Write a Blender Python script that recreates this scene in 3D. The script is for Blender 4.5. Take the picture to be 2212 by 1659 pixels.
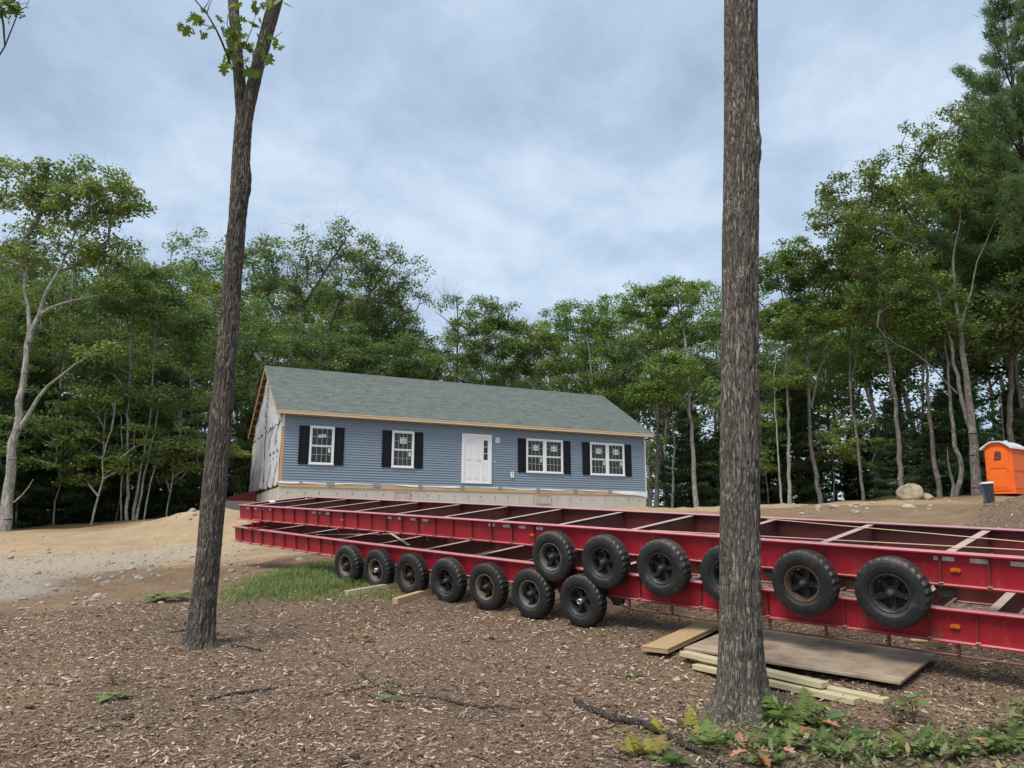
import bpy, bmesh, math, random
import numpy as np
from mathutils import Vector, Matrix, Euler

# ------------------------------------------------------------------ camera, sky, sun, exposure
scene = bpy.context.scene
for o in list(bpy.data.objects):
    bpy.data.objects.remove(o)
COL = scene.collection
TH = math.radians(11.095)            # the camera looks up by this much; the eye is the origin
FPX = 1662.0                         # focal length in the units of the 2212 x 1659 layout grid
cam_d = bpy.data.cameras.new('camera')
cam_d.sensor_width = 36.0
cam_d.lens = 36.0 * 2885.0 / 3840.0
cam_d.clip_start = 0.05
cam_d.clip_end = 2000
cam = bpy.data.objects.new('camera', cam_d)
cam.rotation_euler = (math.pi / 2 + TH, 0, 0)
COL.objects.link(cam)
scene.camera = cam

SUN_EL, SUN_AZ = math.radians(58), math.radians(215)   # azimuth clockwise from +Y (behind, to the left)
world = bpy.data.worlds.new('World')
scene.world = world
world.use_nodes = True
wn, wl = world.node_tree.nodes, world.node_tree.links
wn.clear()
w_out = wn.new('ShaderNodeOutputWorld')
w_bg = wn.new('ShaderNodeBackground')
w_sky = wn.new('ShaderNodeTexSky')
w_sky.sky_type = 'NISHITA'
w_sky.sun_disc = False
w_sky.sun_elevation = SUN_EL
w_sky.sun_rotation = SUN_AZ
w_sky.air_density = 1.0
w_sky.dust_density = 2.0
tc = wn.new('ShaderNodeTexCoord')
sep = wn.new('ShaderNodeSeparateXYZ')
wl.new(tc.outputs['Generated'], sep.inputs[0])
zz = wn.new('ShaderNodeMath'); zz.operation = 'MAXIMUM'; zz.inputs[1].default_value = 0.0
wl.new(sep.outputs['Z'], zz.inputs[0])
za = wn.new('ShaderNodeMath'); za.operation = 'ADD'; za.inputs[1].default_value = 0.22
wl.new(zz.outputs[0], za.inputs[0])
dv = wn.new('ShaderNodeVectorMath'); dv.operation = 'DIVIDE'
comb = wn.new('ShaderNodeCombineXYZ')
for k in range(3):
    wl.new(za.outputs[0], comb.inputs[k])
wl.new(tc.outputs['Generated'], dv.inputs[0])
wl.new(comb.outputs[0], dv.inputs[1])
mp = wn.new('ShaderNodeMapping')
mp.inputs['Rotation'].default_value = (0, 0, math.radians(-38))
mp.inputs['Scale'].default_value = (1.0, 0.85, 0.0)
mp.inputs['Location'].default_value = (6.4, 2.9, 0.4)
wl.new(dv.outputs[0], mp.inputs[0])
def wnoise(scale, detail, rough, dist=0.0):
    n = wn.new('ShaderNodeTexNoise')
    n.inputs['Scale'].default_value = scale
    n.inputs['Detail'].default_value = detail
    n.inputs['Roughness'].default_value = rough
    n.inputs['Distortion'].default_value = dist
    wl.new(mp.outputs[0], n.inputs['Vector'])
    return n
n1 = wnoise(1.9, 7.0, 0.55, 0.25)
n2 = wnoise(5.0, 7.0, 0.6, 0.3)
mixn = wn.new('ShaderNodeMix'); mixn.data_type = 'FLOAT'; mixn.inputs[0].default_value = 0.36
wl.new(n1.outputs['Fac'], mixn.inputs[2]); wl.new(n2.outputs['Fac'], mixn.inputs[3])
ramp = wn.new('ShaderNodeValToRGB')
el = ramp.color_ramp.elements
el[0].position = 0.36; el[0].color = (0.180, 0.230, 0.296, 1)
el[1].position = 0.66; el[1].color = (0.370, 0.418, 0.475, 1)
e = el.new(0.5); e.color = (0.252, 0.312, 0.384, 1)
wl.new(mixn.outputs[0], ramp.inputs[0])
w_bg2 = wn.new('ShaderNodeBackground')
w_add = wn.new('ShaderNodeAddShader')
wl.new(ramp.outputs[0], w_bg.inputs[0]); w_bg.inputs[1].default_value = 0.80
wl.new(w_sky.outputs[0], w_bg2.inputs[0]); w_bg2.inputs[1].default_value = 0.014   # what is left of the clear sky behind the cloud deck
wl.new(w_bg.outputs[0], w_add.inputs[0]); wl.new(w_bg2.outputs[0], w_add.inputs[1])
wl.new(w_add.outputs[0], w_out.inputs[0])

sun_d = bpy.data.lights.new('sun', 'SUN')
sun_d.energy = 1.5
sun_d.angle = math.radians(26)
sun_d.color = (1.0, 0.93, 0.83)
sun = bpy.data.objects.new('sun', sun_d)
sdir = Vector((math.sin(SUN_AZ) * math.cos(SUN_EL), math.cos(SUN_AZ) * math.cos(SUN_EL), math.sin(SUN_EL)))
sun.rotation_euler = sdir.to_track_quat('Z', 'Y').to_euler()
sun.location = (0, 0, 40)
COL.objects.link(sun)

scene.view_settings.view_transform = 'Standard'
scene.view_settings.look = 'None'
scene.view_settings.exposure = 1.25
scene.view_settings.gamma = 1.0
scene.render.engine = 'CYCLES'
scene.cycles.use_denoising = True
scene.cycles.max_bounces = 6
scene.cycles.diffuse_bounces = 3
scene.cycles.glossy_bounces = 2
scene.cycles.transmission_bounces = 3
scene.cycles.transparent_max_bounces = 6
scene.cycles.use_adaptive_sampling = True

# ------------------------------------------------------------------ helpers
rng = np.random.default_rng(7)
random.seed(7)

def tag(o, label=None, cat=None, group=None, kind=None):
    if label: o['label'] = label
    if cat: o['category'] = cat
    if group: o['group'] = group
    if kind: o['kind'] = kind
    return o

def empty(name, M=None, label=None, cat=None, group=None):
    o = bpy.data.objects.new(name, None)
    o.empty_display_size = 0.2
    COL.objects.link(o)
    if M is not None:
        o.matrix_world = M if isinstance(M, Matrix) else Matrix.Translation(Vector(M))
    return tag(o, label, cat, group)

def link_mesh(name, me, mat=None, parent=None, M=None):
    o = bpy.data.objects.new(name, me)
    COL.objects.link(o)
    if mat is not None and len(me.materials) == 0:
        me.materials.append(mat)
    if parent is not None:
        o.parent = parent
    if M is not None:
        o.matrix_local = M if isinstance(M, Matrix) else Matrix.Translation(Vector(M))
    return o

class MB:
    """collects shapes and links them as one mesh object"""
    def __init__(s):
        s.v, s.f = [], []
    def add(s, verts, faces, M=None):
        b = len(s.v)
        for p in verts:
            p = Vector(p)
            s.v.append(tuple(M @ p) if M is not None else tuple(p))
        s.f += [tuple(i + b for i in q) for q in faces]
        return s
    def box(s, lo, hi, M=None):
        x0, y0, z0 = lo; x1, y1, z1 = hi
        return s.add([(x0,y0,z0),(x1,y0,z0),(x1,y1,z0),(x0,y1,z0),(x0,y0,z1),(x1,y0,z1),(x1,y1,z1),(x0,y1,z1)],
                     [(0,3,2,1),(4,5,6,7),(0,1,5,4),(1,2,6,5),(2,3,7,6),(3,0,4,7)], M)
    def cbox(s, c, size, M=None):
        h = [k / 2 for k in size]
        return s.box([c[i]-h[i] for i in range(3)], [c[i]+h[i] for i in range(3)], M)
    def bbox(s, lo, hi, b=0.004, M=None):
        """box with chamfered edges"""
        x0,y0,z0 = lo; x1,y1,z1 = hi
        bm = bmesh.new()
        r = bmesh.ops.create_cube(bm, size=1.0)
        for v in bm.verts:
            v.co = Vector(((x0+x1)/2 + v.co.x*(x1-x0), (y0+y1)/2 + v.co.y*(y1-y0), (z0+z1)/2 + v.co.z*(z1-z0)))
        bmesh.ops.bevel(bm, geom=list(bm.edges), offset=b, segments=1, affect='EDGES', clamp_overlap=True)
        bm.verts.index_update()
        s.add([v.co[:] for v in bm.verts], [tuple(v.index for v in f.verts) for f in bm.faces], M)
        bm.free()
        return s
    def prism(s, poly, a, b, axis='y', M=None):
        """extrude a 2D polygon along an axis from a to b"""
        n = len(poly)
        def P(p, t):
            return {'y': (p[0], t, p[1]), 'x': (t, p[0], p[1]), 'z': (p[0], p[1], t)}[axis]
        vs = [P(p, a) for p in poly] + [P(p, b) for p in poly]
        fs = [tuple(range(n)), tuple(range(2*n-1, n-1, -1))]
        fs += [(i, i+n, (i+1) % n + n, (i+1) % n) for i in range(n)]
        return s.add(vs, fs, M)
    def cyl(s, p0, p1, r0, r1=None, n=12, M=None):
        return s.tube([p0, p1], [r0, r0 if r1 is None else r1], n, True, M)
    def tube(s, pts, radii, n=8, caps=True, M=None):
        pts = [Vector(p) for p in pts]
        vs, fs = [], []
        up = None
        for i, p in enumerate(pts):
            d = (pts[min(i+1, len(pts)-1)] - pts[max(i-1, 0)]).normalized()
            if up is None:
                up = Vector((0,0,1)) if abs(d.z) < 0.9 else Vector((1,0,0))
            sx = d.cross(up).normalized(); up = sx.cross(d).normalized()
            for k in range(n):
                a = 2*math.pi*k/n
                vs.append(tuple(p + (sx*math.cos(a) + up*math.sin(a)) * radii[i]))
        for i in range(len(pts)-1):
            for k in range(n):
                a, b = i*n+k, i*n+(k+1) % n
                fs.append((a, b, b+n, a+n))
        if caps:
            fs.append(tuple(range(n-1, -1, -1))); fs.append(tuple(range((len(pts)-1)*n, len(pts)*n)))
        return s.add(vs, fs, M)
    def lathe(s, prof, n=32, M=None, closed=False):
        """prof: (radius, y); turned about the y axis"""
        m = len(prof)
        vs = [(r*math.cos(2*math.pi*k/n), y, r*math.sin(2*math.pi*k/n)) for k in range(n) for r, y in prof]
        fs = []
        for k in range(n):
            k2 = (k+1) % n
            for j in range(m if closed else m-1):
                j2 = (j+1) % m
                fs.append((k*m+j, k2*m+j, k2*m+j2, k*m+j2))
        return s.add(vs, fs, M)
    def mesh(s, name, mat=None, smooth=False):
        me = bpy.data.meshes.new(name)
        me.from_pydata(s.v, [], s.f)
        me.update()
        if smooth:
            me.shade_smooth()
        if mat is not None:
            me.materials.append(mat)
        return me
    def build(s, name, mat, parent=None, smooth=False, M=None):
        me = s.mesh(name, mat, smooth)
        bm = bmesh.new(); bm.from_mesh(me)
        bmesh.ops.recalc_face_normals(bm, faces=bm.faces)
        bm.to_mesh(me); bm.free()
        return link_mesh(name, me, None, parent, M)

def np_mesh(name, v, faces, mat=None, smooth=False, attrs=None):
    """v (n,3); faces: list of int arrays (m,k) with k = 3 or 4"""
    me = bpy.data.meshes.new(name)
    v = np.asarray(v, np.float32)
    me.vertices.add(len(v)); me.vertices.foreach_set('co', v.ravel())
    loops = np.concatenate([f.ravel() for f in faces]).astype(np.int32)
    tot = np.concatenate([np.full(len(f), f.shape[1]) for f in faces]).astype(np.int32)
    st = np.concatenate([[0], np.cumsum(tot)[:-1]]).astype(np.int32)
    me.loops.add(len(loops)); me.loops.foreach_set('vertex_index', loops)
    me.polygons.add(len(tot)); me.polygons.foreach_set('loop_start', st)
    me.update(calc_edges=True)
    me.validate()
    for k, a in (attrs or {}).items():
        a = np.asarray(a, np.float32)
        if a.ndim == 1:
            at = me.attributes.new(k, 'FLOAT', 'POINT'); at.data.foreach_set('value', a)
        else:
            at = me.attributes.new(k, 'FLOAT_COLOR', 'POINT')
            at.data.foreach_set('color', np.concatenate([a, np.ones((len(a), 1), np.float32)], 1).ravel())
    if smooth:
        me.shade_smooth()
    if mat is not None:
        me.materials.append(mat)
    return me

# value noise, for terrain and bark
_perm = np.random.default_rng(3).random((64, 64, 64)).astype(np.float32)
def vnoise(p):
    p = np.asarray(p, np.float32)
    i = np.floor(p).astype(int); f = p - i
    f = f*f*(3-2*f)
    i0 = i & 63; i1 = (i+1) & 63
    r = 0
    for a in (0, 1):
        for b in (0, 1):
            for c in (0, 1):
                w = (f[:,0] if a else 1-f[:,0])*(f[:,1] if b else 1-f[:,1])*(f[:,2] if c else 1-f[:,2])
                r = r + w*_perm[(i1 if a else i0)[:,0], (i1 if b else i0)[:,1], (i1 if c else i0)[:,2]]
    return r*2-1
def fbm(p, o=4, lac=2.0, g=0.5):
    p = np.asarray(p, np.float32); r = 0; a = 1.0
    for k in range(o):
        r = r + a*vnoise(p + 17.3*k); p = p*lac; a *= g
    return r

def P(px, py, Y):
    """the point at forward distance Y that the layout grid shows at (px, py)"""
    a, b = (px-1106)/FPX, (829.5-py)/FPX
    fw = math.cos(TH) - b*math.sin(TH); up = math.sin(TH) + b*math.cos(TH)
    k = Y/fw
    return Vector((a*k, Y, up*k))
def depth(p):
    return p[1]*math.cos(TH) + p[2]*math.sin(TH)
def W(px, p):
    """a width in layout units at point p, in metres"""
    return px*depth(p)/FPX
def to_px(p):
    d = depth(p); u = -p[1]*math.sin(TH)+p[2]*math.cos(TH)
    return 1106 + FPX*p[0]/d, 829.5 - FPX*u/d

# ------------------------------------------------------------------ materials
def material(name, nodes):
    m = bpy.data.materials.new(name); m.use_nodes = True
    nt = m.node_tree; nt.nodes.clear()
    out = nt.nodes.new('ShaderNodeOutputMaterial')
    b = nt.nodes.new('ShaderNodeBsdfPrincipled')
    nt.links.new(b.outputs[0], out.inputs[0])
    N = NodeKit(nt, b, out)
    nodes(N)
    return m
class NodeKit:
    def __init__(s, nt, b, out):
        s.nt, s.b, s.out = nt, b, out
        s._tc = None
    def n(s, t, **kw):
        x = s.nt.nodes.new(t)
        for k, v in kw.items():
            setattr(x, k, v)
        return x
    def l(s, a, b):
        s.nt.links.new(a, b)
    def coord(s, which='Object', scale=(1,1,1)):
        if s._tc is None:
            s._tc = s.n('ShaderNodeTexCoord')
        m = s.n('ShaderNodeMapping')
        m.inputs['Scale'].default_value = scale
        s.l(s._tc.outputs[which], m.inputs[0])
        return m.outputs[0]
    def noise(s, scale, detail=4, rough=0.55, stretch=(1,1,1), which='Object', dist=0.0):
        x = s.n('ShaderNodeTexNoise')
        x.inputs['Scale'].default_value = scale; x.inputs['Detail'].default_value = detail
        x.inputs['Roughness'].default_value = rough; x.inputs['Distortion'].default_value = dist
        s.l(s.coord(which, stretch), x.inputs['Vector'])
        return x.outputs['Fac']
    def voronoi(s, scale, feature='F1', stretch=(1,1,1), out='Distance', which='Object', rand=1.0):
        x = s.n('ShaderNodeTexVoronoi', feature=feature)
        x.inputs['Scale'].default_value = scale
        x.inputs['Randomness'].default_value = rand
        s.l(s.coord(which, stretch), x.inputs['Vector'])
        return x.outputs[out]
    def ramp(s, fac, stops, interp='LINEAR'):
        r = s.n('ShaderNodeValToRGB')
        cr = r.color_ramp; cr.interpolation = interp
        while len(cr.elements) < len(stops):
            cr.elements.new(0.5)
        for e_, (p, c) in zip(cr.elements, stops):
            e_.position = p
            e_.color = (c, c, c, 1) if isinstance(c, (int, float)) else (*c[:3], 1)
        s.l(fac, r.inputs[0])
        return r.outputs[0]
    def mix(s, fac, a, b, mode='MIX'):
        x = s.n('ShaderNodeMix', data_type='RGBA', blend_type=mode)
        for sock, val in ((x.inputs[0], fac), (x.inputs[6], a), (x.inputs[7], b)):
            if hasattr(val, 'node'):
                s.l(val, sock)
            elif isinstance(val, (int, float)):
                sock.default_value = val
            else:
                sock.default_value = (*val[:3], 1)
        return x.outputs[2]
    def math(s, op, a, b=0.0, clamp=False):
        x = s.n('ShaderNodeMath', operation=op, use_clamp=clamp)
        for sock, val in ((x.inputs[0], a), (x.inputs[1], b)):
            if hasattr(val, 'node'):
                s.l(val, sock)
            else:
                sock.default_value = val
        return x.outputs[0]
    def attr(s, name, out='Fac'):
        x = s.n('ShaderNodeAttribute'); x.attribute_name = name
        return x.outputs[out]
    def rand(s):
        return s.n('ShaderNodeObjectInfo').outputs['Random']
    def base(s, c):
        if hasattr(c, 'node'):
            s.l(c, s.b.inputs['Base Color'])
        else:
            s.b.inputs['Base Color'].default_value = (*c[:3], 1)
    def rough(s, r):
        if hasattr(r, 'node'):
            s.l(r, s.b.inputs['Roughness'])
        else:
            s.b.inputs['Roughness'].default_value = r
    def set(s, **kw):
        for k, v in kw.items():
            s.b.inputs[k.replace('_', ' ')].default_value = v
    def bump(s, h, strength=0.5, dist=0.01):
        x = s.n('ShaderNodeBump')
        x.inputs['Strength'].default_value = strength; x.inputs['Distance'].default_value = dist
        s.l(h, x.inputs['Height']); s.l(x.outputs[0], s.b.inputs['Normal'])

def simple(name, col, rough=0.6, var=0.25, scale=6.0, bump=0.0, metallic=0.0, spec=0.5, stretch=(1,1,1), bscale=None):
    def f(N):
        n = N.noise(scale, 5, 0.6, stretch)
        lo = tuple(c*(1-var) for c in col); hi = tuple(min(1, c*(1+var)) for c in col)
        N.base(N.ramp(n, [(0.3, lo), (0.7, hi)]))
        N.rough(rough); N.set(Metallic=metallic, Specular_IOR_Level=spec)
        if bump:
            N.bump(N.noise(bscale or scale*6, 4, 0.6, stretch), 0.6, bump)
    return material(name, f)

MAT = {}
# ground: zones come as vertex attributes (wood chips, gravel, sand, forest litter), bare soil elsewhere
def _ground(N):
    n1 = N.noise(1.3, 6, 0.6); n2 = N.noise(14, 6, 0.65); n3 = N.noise(60, 4, 0.6)
    soil = N.ramp(N.mix(0.5, n1, n2), [(0.3, (0.13, 0.082, 0.048)), (0.55, (0.25, 0.170, 0.105)), (0.75, (0.35, 0.26, 0.175))])
    sand = N.ramp(N.mix(0.45, n1, n2), [(0.3, (0.29, 0.205, 0.120)), (0.55, (0.40, 0.298, 0.185)), (0.75, (0.50, 0.395, 0.265))])
    v = N.voronoi(34, out='Color')
    sv = N.n('ShaderNodeSeparateColor'); N.l(v, sv.inputs[0])
    peb = N.ramp(sv.outputs[0], [(0.0, (0.20, 0.165, 0.125)), (0.5, (0.34, 0.29, 0.23)), (1.0, (0.48, 0.43, 0.36))])
    grav = N.mix(N.ramp(n1, [(0.35, 0.55), (0.65, 0.92)]), peb, (0.385, 0.32, 0.245))
    chips = N.ramp(N.mix(0.5, n2, n3), [(0.3, (0.055, 0.036, 0.023)), (0.55, (0.140, 0.096, 0.064)), (0.8, (0.29, 0.212, 0.15))])
    cv = N.voronoi(85, out='Color', stretch=(1, 1.6, 1)); cs = N.n('ShaderNodeSeparateColor'); N.l(cv, cs.inputs[0])
    cc = N.ramp(cs.outputs[0], [(0.0, (0.045, 0.030, 0.019)), (0.45, (0.125, 0.086, 0.057)), (0.8, (0.26, 0.190, 0.132)), (1.0, (0.44, 0.345, 0.255))])
    chips = N.mix(0.6, chips, cc)
    chips = N.mix(N.ramp(N.noise(0.42, 5, 0.6), [(0.45, 0.0), (0.68, 0.55)]), chips, soil)
    litter = N.ramp(N.mix(0.5, n2, n3), [(0.3, (0.025, 0.018, 0.011)), (0.7, (0.085, 0.058, 0.034))])
    c = N.mix(N.attr('sand'), soil, sand)
    c = N.mix(N.attr('gravel'), c, grav)
    c = N.mix(N.attr('chips'), c, chips)
    c = N.mix(N.attr('litter'), c, litter)
    N.base(c); N.rough(0.95); N.set(Specular_IOR_Level=0.15)
    N.bump(N.mix(0.5, n2, n3), 0.9, 0.035)
MAT['ground'] = material('ground', _ground)
def _chip(N):
    c = N.attr('tint', 'Color')
    n = N.noise(180, 3, 0.6, (1, 1, 1))
    N.base(N.mix(0.45, c, N.mix(n, c, (0.12, 0.082, 0.06)), 'MIX')); N.rough(0.9); N.set(Specular_IOR_Level=0.2)
MAT['chip'] = material('wood_chip', _chip)
MAT['red'] = None
def _red(N):
    n = N.noise(3.5, 6, 0.65); st = N.noise(10, 5, 0.7, (1, 1, 0.25))
    c = N.ramp(n, [(0.3, (0.30, 0.010, 0.021)), (0.7, (0.41, 0.016, 0.030))])
    rust = N.ramp(st, [(0.54, 0.0), (0.72, 0.85)])
    c = N.mix(rust, c, (0.13, 0.032, 0.024))
    c = N.mix(N.ramp(N.noise(1.1, 6, 0.7), [(0.45, 0.0), (0.72, 0.42)]), c, (0.17, 0.020, 0.022))
    c = N.mix(N.ramp(N.noise(26, 5, 0.75), [(0.58, 0.0), (0.68, 0.6)]), c, (0.105, 0.045, 0.035))
    c = N.mix(N.ramp(N.noise(6, 6, 0.75, (1, 1, 0.4)), [(0.56, 0.0), (0.74, 0.35)]), c, (0.34, 0.22, 0.17))
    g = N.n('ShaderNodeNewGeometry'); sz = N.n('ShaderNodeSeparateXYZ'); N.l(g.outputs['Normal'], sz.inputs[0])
    dust_sheen = N.ramp(sz.outputs['Z'], [(0.55, 0.0), (0.95, 1.0)])       # sky sheen on upward faces, painted into the colour as pale pink
    dn = N.math('MULTIPLY', dust_sheen, N.ramp(N.noise(5, 5, 0.7), [(0.25, 0.45), (0.75, 0.85)]))
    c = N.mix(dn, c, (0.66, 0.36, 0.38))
    N.base(c); N.rough(N.ramp(n, [(0.3, 0.40), (0.7, 0.55)])); N.set(Specular_IOR_Level=0.38)
    N.bump(N.noise(60, 4, 0.6), 0.25, 0.004)
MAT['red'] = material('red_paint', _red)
def _rust(N):
    n = N.noise(4, 6, 0.7)
    c = N.ramp(n, [(0.35, (0.085, 0.032, 0.024)), (0.58, (0.165, 0.050, 0.040)), (0.72, (0.28, 0.03, 0.034))])
    g = N.n('ShaderNodeNewGeometry'); sz = N.n('ShaderNodeSeparateXYZ'); N.l(g.outputs['Normal'], sz.inputs[0])
    dust_sheen = N.ramp(sz.outputs['Z'], [(0.55, 0.0), (0.95, 0.85)])
    c = N.mix(dust_sheen, c, (0.50, 0.385, 0.335))
    N.base(c); N.rough(0.75); N.bump(N.noise(40, 5, 0.7), 0.4, 0.004)
MAT['rust'] = material('rusty_red_steel', _rust)
def _worn(N):
    n = N.noise(2.2, 6, 0.7, (0.5, 1, 1)); f2 = N.noise(12, 5, 0.7)
    c = N.ramp(N.mix(0.35, n, f2), [(0.40, (0.075, 0.024, 0.020)), (0.55, (0.130, 0.024, 0.024)), (0.68, (0.32, 0.015, 0.028))])
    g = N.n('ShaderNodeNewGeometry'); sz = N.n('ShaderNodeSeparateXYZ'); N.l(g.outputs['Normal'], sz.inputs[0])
    c = N.mix(N.ramp(sz.outputs['Z'], [(0.55, 0.0), (0.95, 0.75)]), c, (0.62, 0.33, 0.35))  # pink on upward faces is painted-in sky reflection
    N.base(c); N.rough(0.55); N.bump(f2, 0.3, 0.004)
MAT['worn'] = material('worn_red_paint', _worn)
def _tyre(N):
    n = N.noise(9, 6, 0.65); d = N.noise(2.5, 4, 0.6, which='Generated')
    r = N.rand()
    c = N.ramp(n, [(0.3, (0.005, 0.006, 0.007)), (0.7, (0.014, 0.016, 0.018))])
    g = N.n('ShaderNodeNewGeometry'); sz = N.n('ShaderNodeSeparateXYZ'); N.l(g.outputs['Normal'], sz.inputs[0])
    dust_sheen = N.math('MULTIPLY', N.ramp(sz.outputs['Z'], [(0.05, 0.02), (0.55, 0.42)]), N.ramp(d, [(0.30, 0.25), (0.65, 1.0)]))
    dust_sheen = N.math('ADD', N.math('MULTIPLY', dust_sheen, N.math('ADD', N.math('MULTIPLY', r, 0.9), 0.45)), N.math('MULTIPLY', N.ramp(N.noise(7, 5, 0.7), [(0.52, 0.0), (0.72, 0.35)]), r), True)
    c = N.mix(dust_sheen, c, (0.175, 0.148, 0.116))
    N.base(c); N.rough(0.58); N.bump(N.noise(70, 4, 0.6), 0.3, 0.003)
MAT['tyre'] = material('tyre_rubber', _tyre)
MAT['rim_black'] = simple('rim_black', (0.022, 0.026, 0.030), 0.5, 0.5, 14, 0.002)
MAT['rim_brown'] = simple('rim_rusty', (0.085, 0.056, 0.040), 0.8, 0.4, 14, 0.003)
MAT['rim_tan'] = simple('rim_dusty', (0.150, 0.118, 0.086), 0.75, 0.35, 14, 0.002)
MAT['rim_grey'] = simple('rim_grey', (0.105, 0.100, 0.092), 0.6, 0.4, 14, 0.002)
MAT['hub_dark'] = simple('hub_dark', (0.016, 0.014, 0.013), 0.7, 0.5, 20, 0.003)
MAT['hub_cap'] = simple('hub_cap', (0.050, 0.040, 0.031), 0.6, 0.4, 20)
MAT['hub_steel'] = simple('hub_bright', (0.55, 0.55, 0.53), 0.35, 0.2, 20, metallic=0.8)
MAT['axle'] = simple('axle_steel', (0.030, 0.024, 0.020), 0.8, 0.5, 10, 0.003)
MAT['tape'] = simple('tape_white', (0.52, 0.545, 0.53), 0.4, 0.35, 18)
MAT['amber'] = simple('amber_lens', (0.62, 0.15, 0.010), 0.25, 0.15, 20)
MAT['strap'] = simple('strap_webbing', (0.60, 0.44, 0.27), 0.9, 0.15, 30, 0.001)
MAT['paper'] = simple('white_paper', (0.75, 0.77, 0.80), 0.7, 0.06, 5)
# house
def _siding(N):
    n = N.noise(2.0, 4, 0.6, (0.4, 1, 1)); gr = N.noise(26, 5, 0.7, (0.12, 1, 1))
    c = N.ramp(N.mix(0.4, n, gr), [(0.3, (0.190, 0.248, 0.315)), (0.7, (0.228, 0.292, 0.362))])
    c = N.mix(N.math('MULTIPLY', N.rand(), 0.16), c, (0.27, 0.33, 0.40))
    N.base(c); N.rough(0.5); N.bump(N.mix(0.5, gr, n), 0.3, 0.004)
MAT['siding'] = material('blue_siding', _siding)
MAT['white_trim'] = simple('white_trim', (0.80, 0.81, 0.82), 0.4, 0.04, 3)
MAT['door_white'] = simple('door_white', (0.80, 0.805, 0.83), 0.35, 0.03, 2)
MAT['shutter'] = simple('black_shutter', (0.009, 0.0095, 0.013), 0.45, 0.3, 8, 0.001, spec=0.2)
def _pane(N):
    N.base(N.ramp(N.noise(3.0, 2, 0.5, (3, 1, 0.3)), [(0.35, (0.006, 0.006, 0.005)), (0.7, (0.022, 0.019, 0.014))]))
    N.rough(0.06); N.set(Specular_IOR_Level=0.6)
MAT['pane'] = material('window_pane', _pane)
MAT['muntin'] = simple('pale_muntin', (0.46, 0.53, 0.46), 0.4, 0.08, 6)
MAT['sticker'] = simple('window_sticker', (0.60, 0.67, 0.64), 0.5, 0.08, 8)
MAT['ink'] = simple('black_ink', (0.02, 0.02, 0.025), 0.6, 0.2, 8)
def _shingle(N):
    t = N.attr('tint'); n = N.noise(0.9, 5, 0.6); g = N.noise(140, 3, 0.7)
    c = N.ramp(t, [(0.0, (0.100, 0.122, 0.108)), (0.5, (0.160, 0.190, 0.172)), (1.0, (0.220, 0.254, 0.230))])
    c = N.mix(N.ramp(n, [(0.3, 0.0), (0.7, 0.25)]), c, (0.16, 0.18, 0.165))
    c = N.mix(0.25, c, N.ramp(g, [(0.3, (0.06, 0.075, 0.07)), (0.7, (0.22, 0.25, 0.23))]))
    N.base(c); N.rough(0.95); N.set(Specular_IOR_Level=0.2); N.bump(g, 0.4, 0.003)
MAT['shingle'] = material('roof_shingle', _shingle)
def wood(name, a, b, rough=0.75, axis=0, spec=0.3, scale=5.0, knots=True):
    st = [9, 9, 9]; st[axis] = 0.5
    def f(N):
        g = N.noise(scale, 6, 0.65, tuple(st), dist=0.6); f2 = N.noise(scale*5, 4, 0.6, tuple(st))
        c = N.ramp(N.mix(0.35, g, f2), [(0.3, a), (0.7, b)])
        if knots:
            sk = [3.0, 3.0, 3.0]; sk[axis] = 1.0
            k = N.voronoi(1.5, stretch=tuple(sk))
            c = N.mix(N.ramp(k, [(0.03, 0.75), (0.085, 0.0)]), c, tuple(x*0.35 for x in a))
        N.base(c); N.rough(rough); N.set(Specular_IOR_Level=spec); N.bump(f2, 0.35, 0.003)
    return material(name, f)
MAT['pine'] = wood('pine_board', (0.46, 0.30, 0.145), (0.62, 0.45, 0.26))
MAT['pine_y'] = wood('pine_board_upright', (0.46, 0.27, 0.11), (0.60, 0.38, 0.17), axis=2)
MAT['fascia'] = wood('fascia_board', (0.56, 0.42, 0.26), (0.72, 0.58, 0.40))
MAT['treated'] = wood('treated_lumber', (0.42, 0.355, 0.205), (0.58, 0.51, 0.335))
MAT['oldboard'] = wood('brown_board', (0.32, 0.215, 0.105), (0.50, 0.37, 0.205))
MAT['osb'] = simple('osb_sheet', (0.25, 0.12, 0.055), 0.85, 0.35, 14, 0.003)
def _ply(N):
    g = N.noise(3.0, 6, 0.65, (0.5, 9, 9), dist=0.8); d = N.noise(1.6, 5, 0.65)
    c = N.ramp(g, [(0.3, (0.27, 0.200, 0.138)), (0.7, (0.47, 0.385, 0.285))])
    c = N.mix(N.ramp(d, [(0.42, 0.0), (0.62, 0.85)]), c, (0.165, 0.112, 0.072))
    k = N.voronoi(3.4, stretch=(0.6, 1.6, 1))
    c = N.mix(N.ramp(k, [(0.02, 0.9), (0.05, 0.0)]), c, (0.05, 0.03, 0.02))
    N.base(c); N.rough(0.85); N.bump(g, 0.3, 0.003)
MAT['ply'] = material('weathered_plywood', _ply)
def _conc(N):
    n = N.noise(0.8, 6, 0.6); m = N.noise(7, 6, 0.65); s_ = N.noise(2.2, 5, 0.7, (1, 1, 0.12))
    c = N.ramp(N.mix(0.5, n, m), [(0.3, (0.44, 0.41, 0.355)), (0.7, (0.60, 0.57, 0.505))])
    c = N.mix(N.ramp(s_, [(0.56, 0.0), (0.78, 0.45)]), c, (0.30, 0.265, 0.215))
    N.base(c); N.rough(0.9); N.bump(m, 0.4, 0.004)
MAT['concrete'] = material('poured_concrete', _conc)
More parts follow.
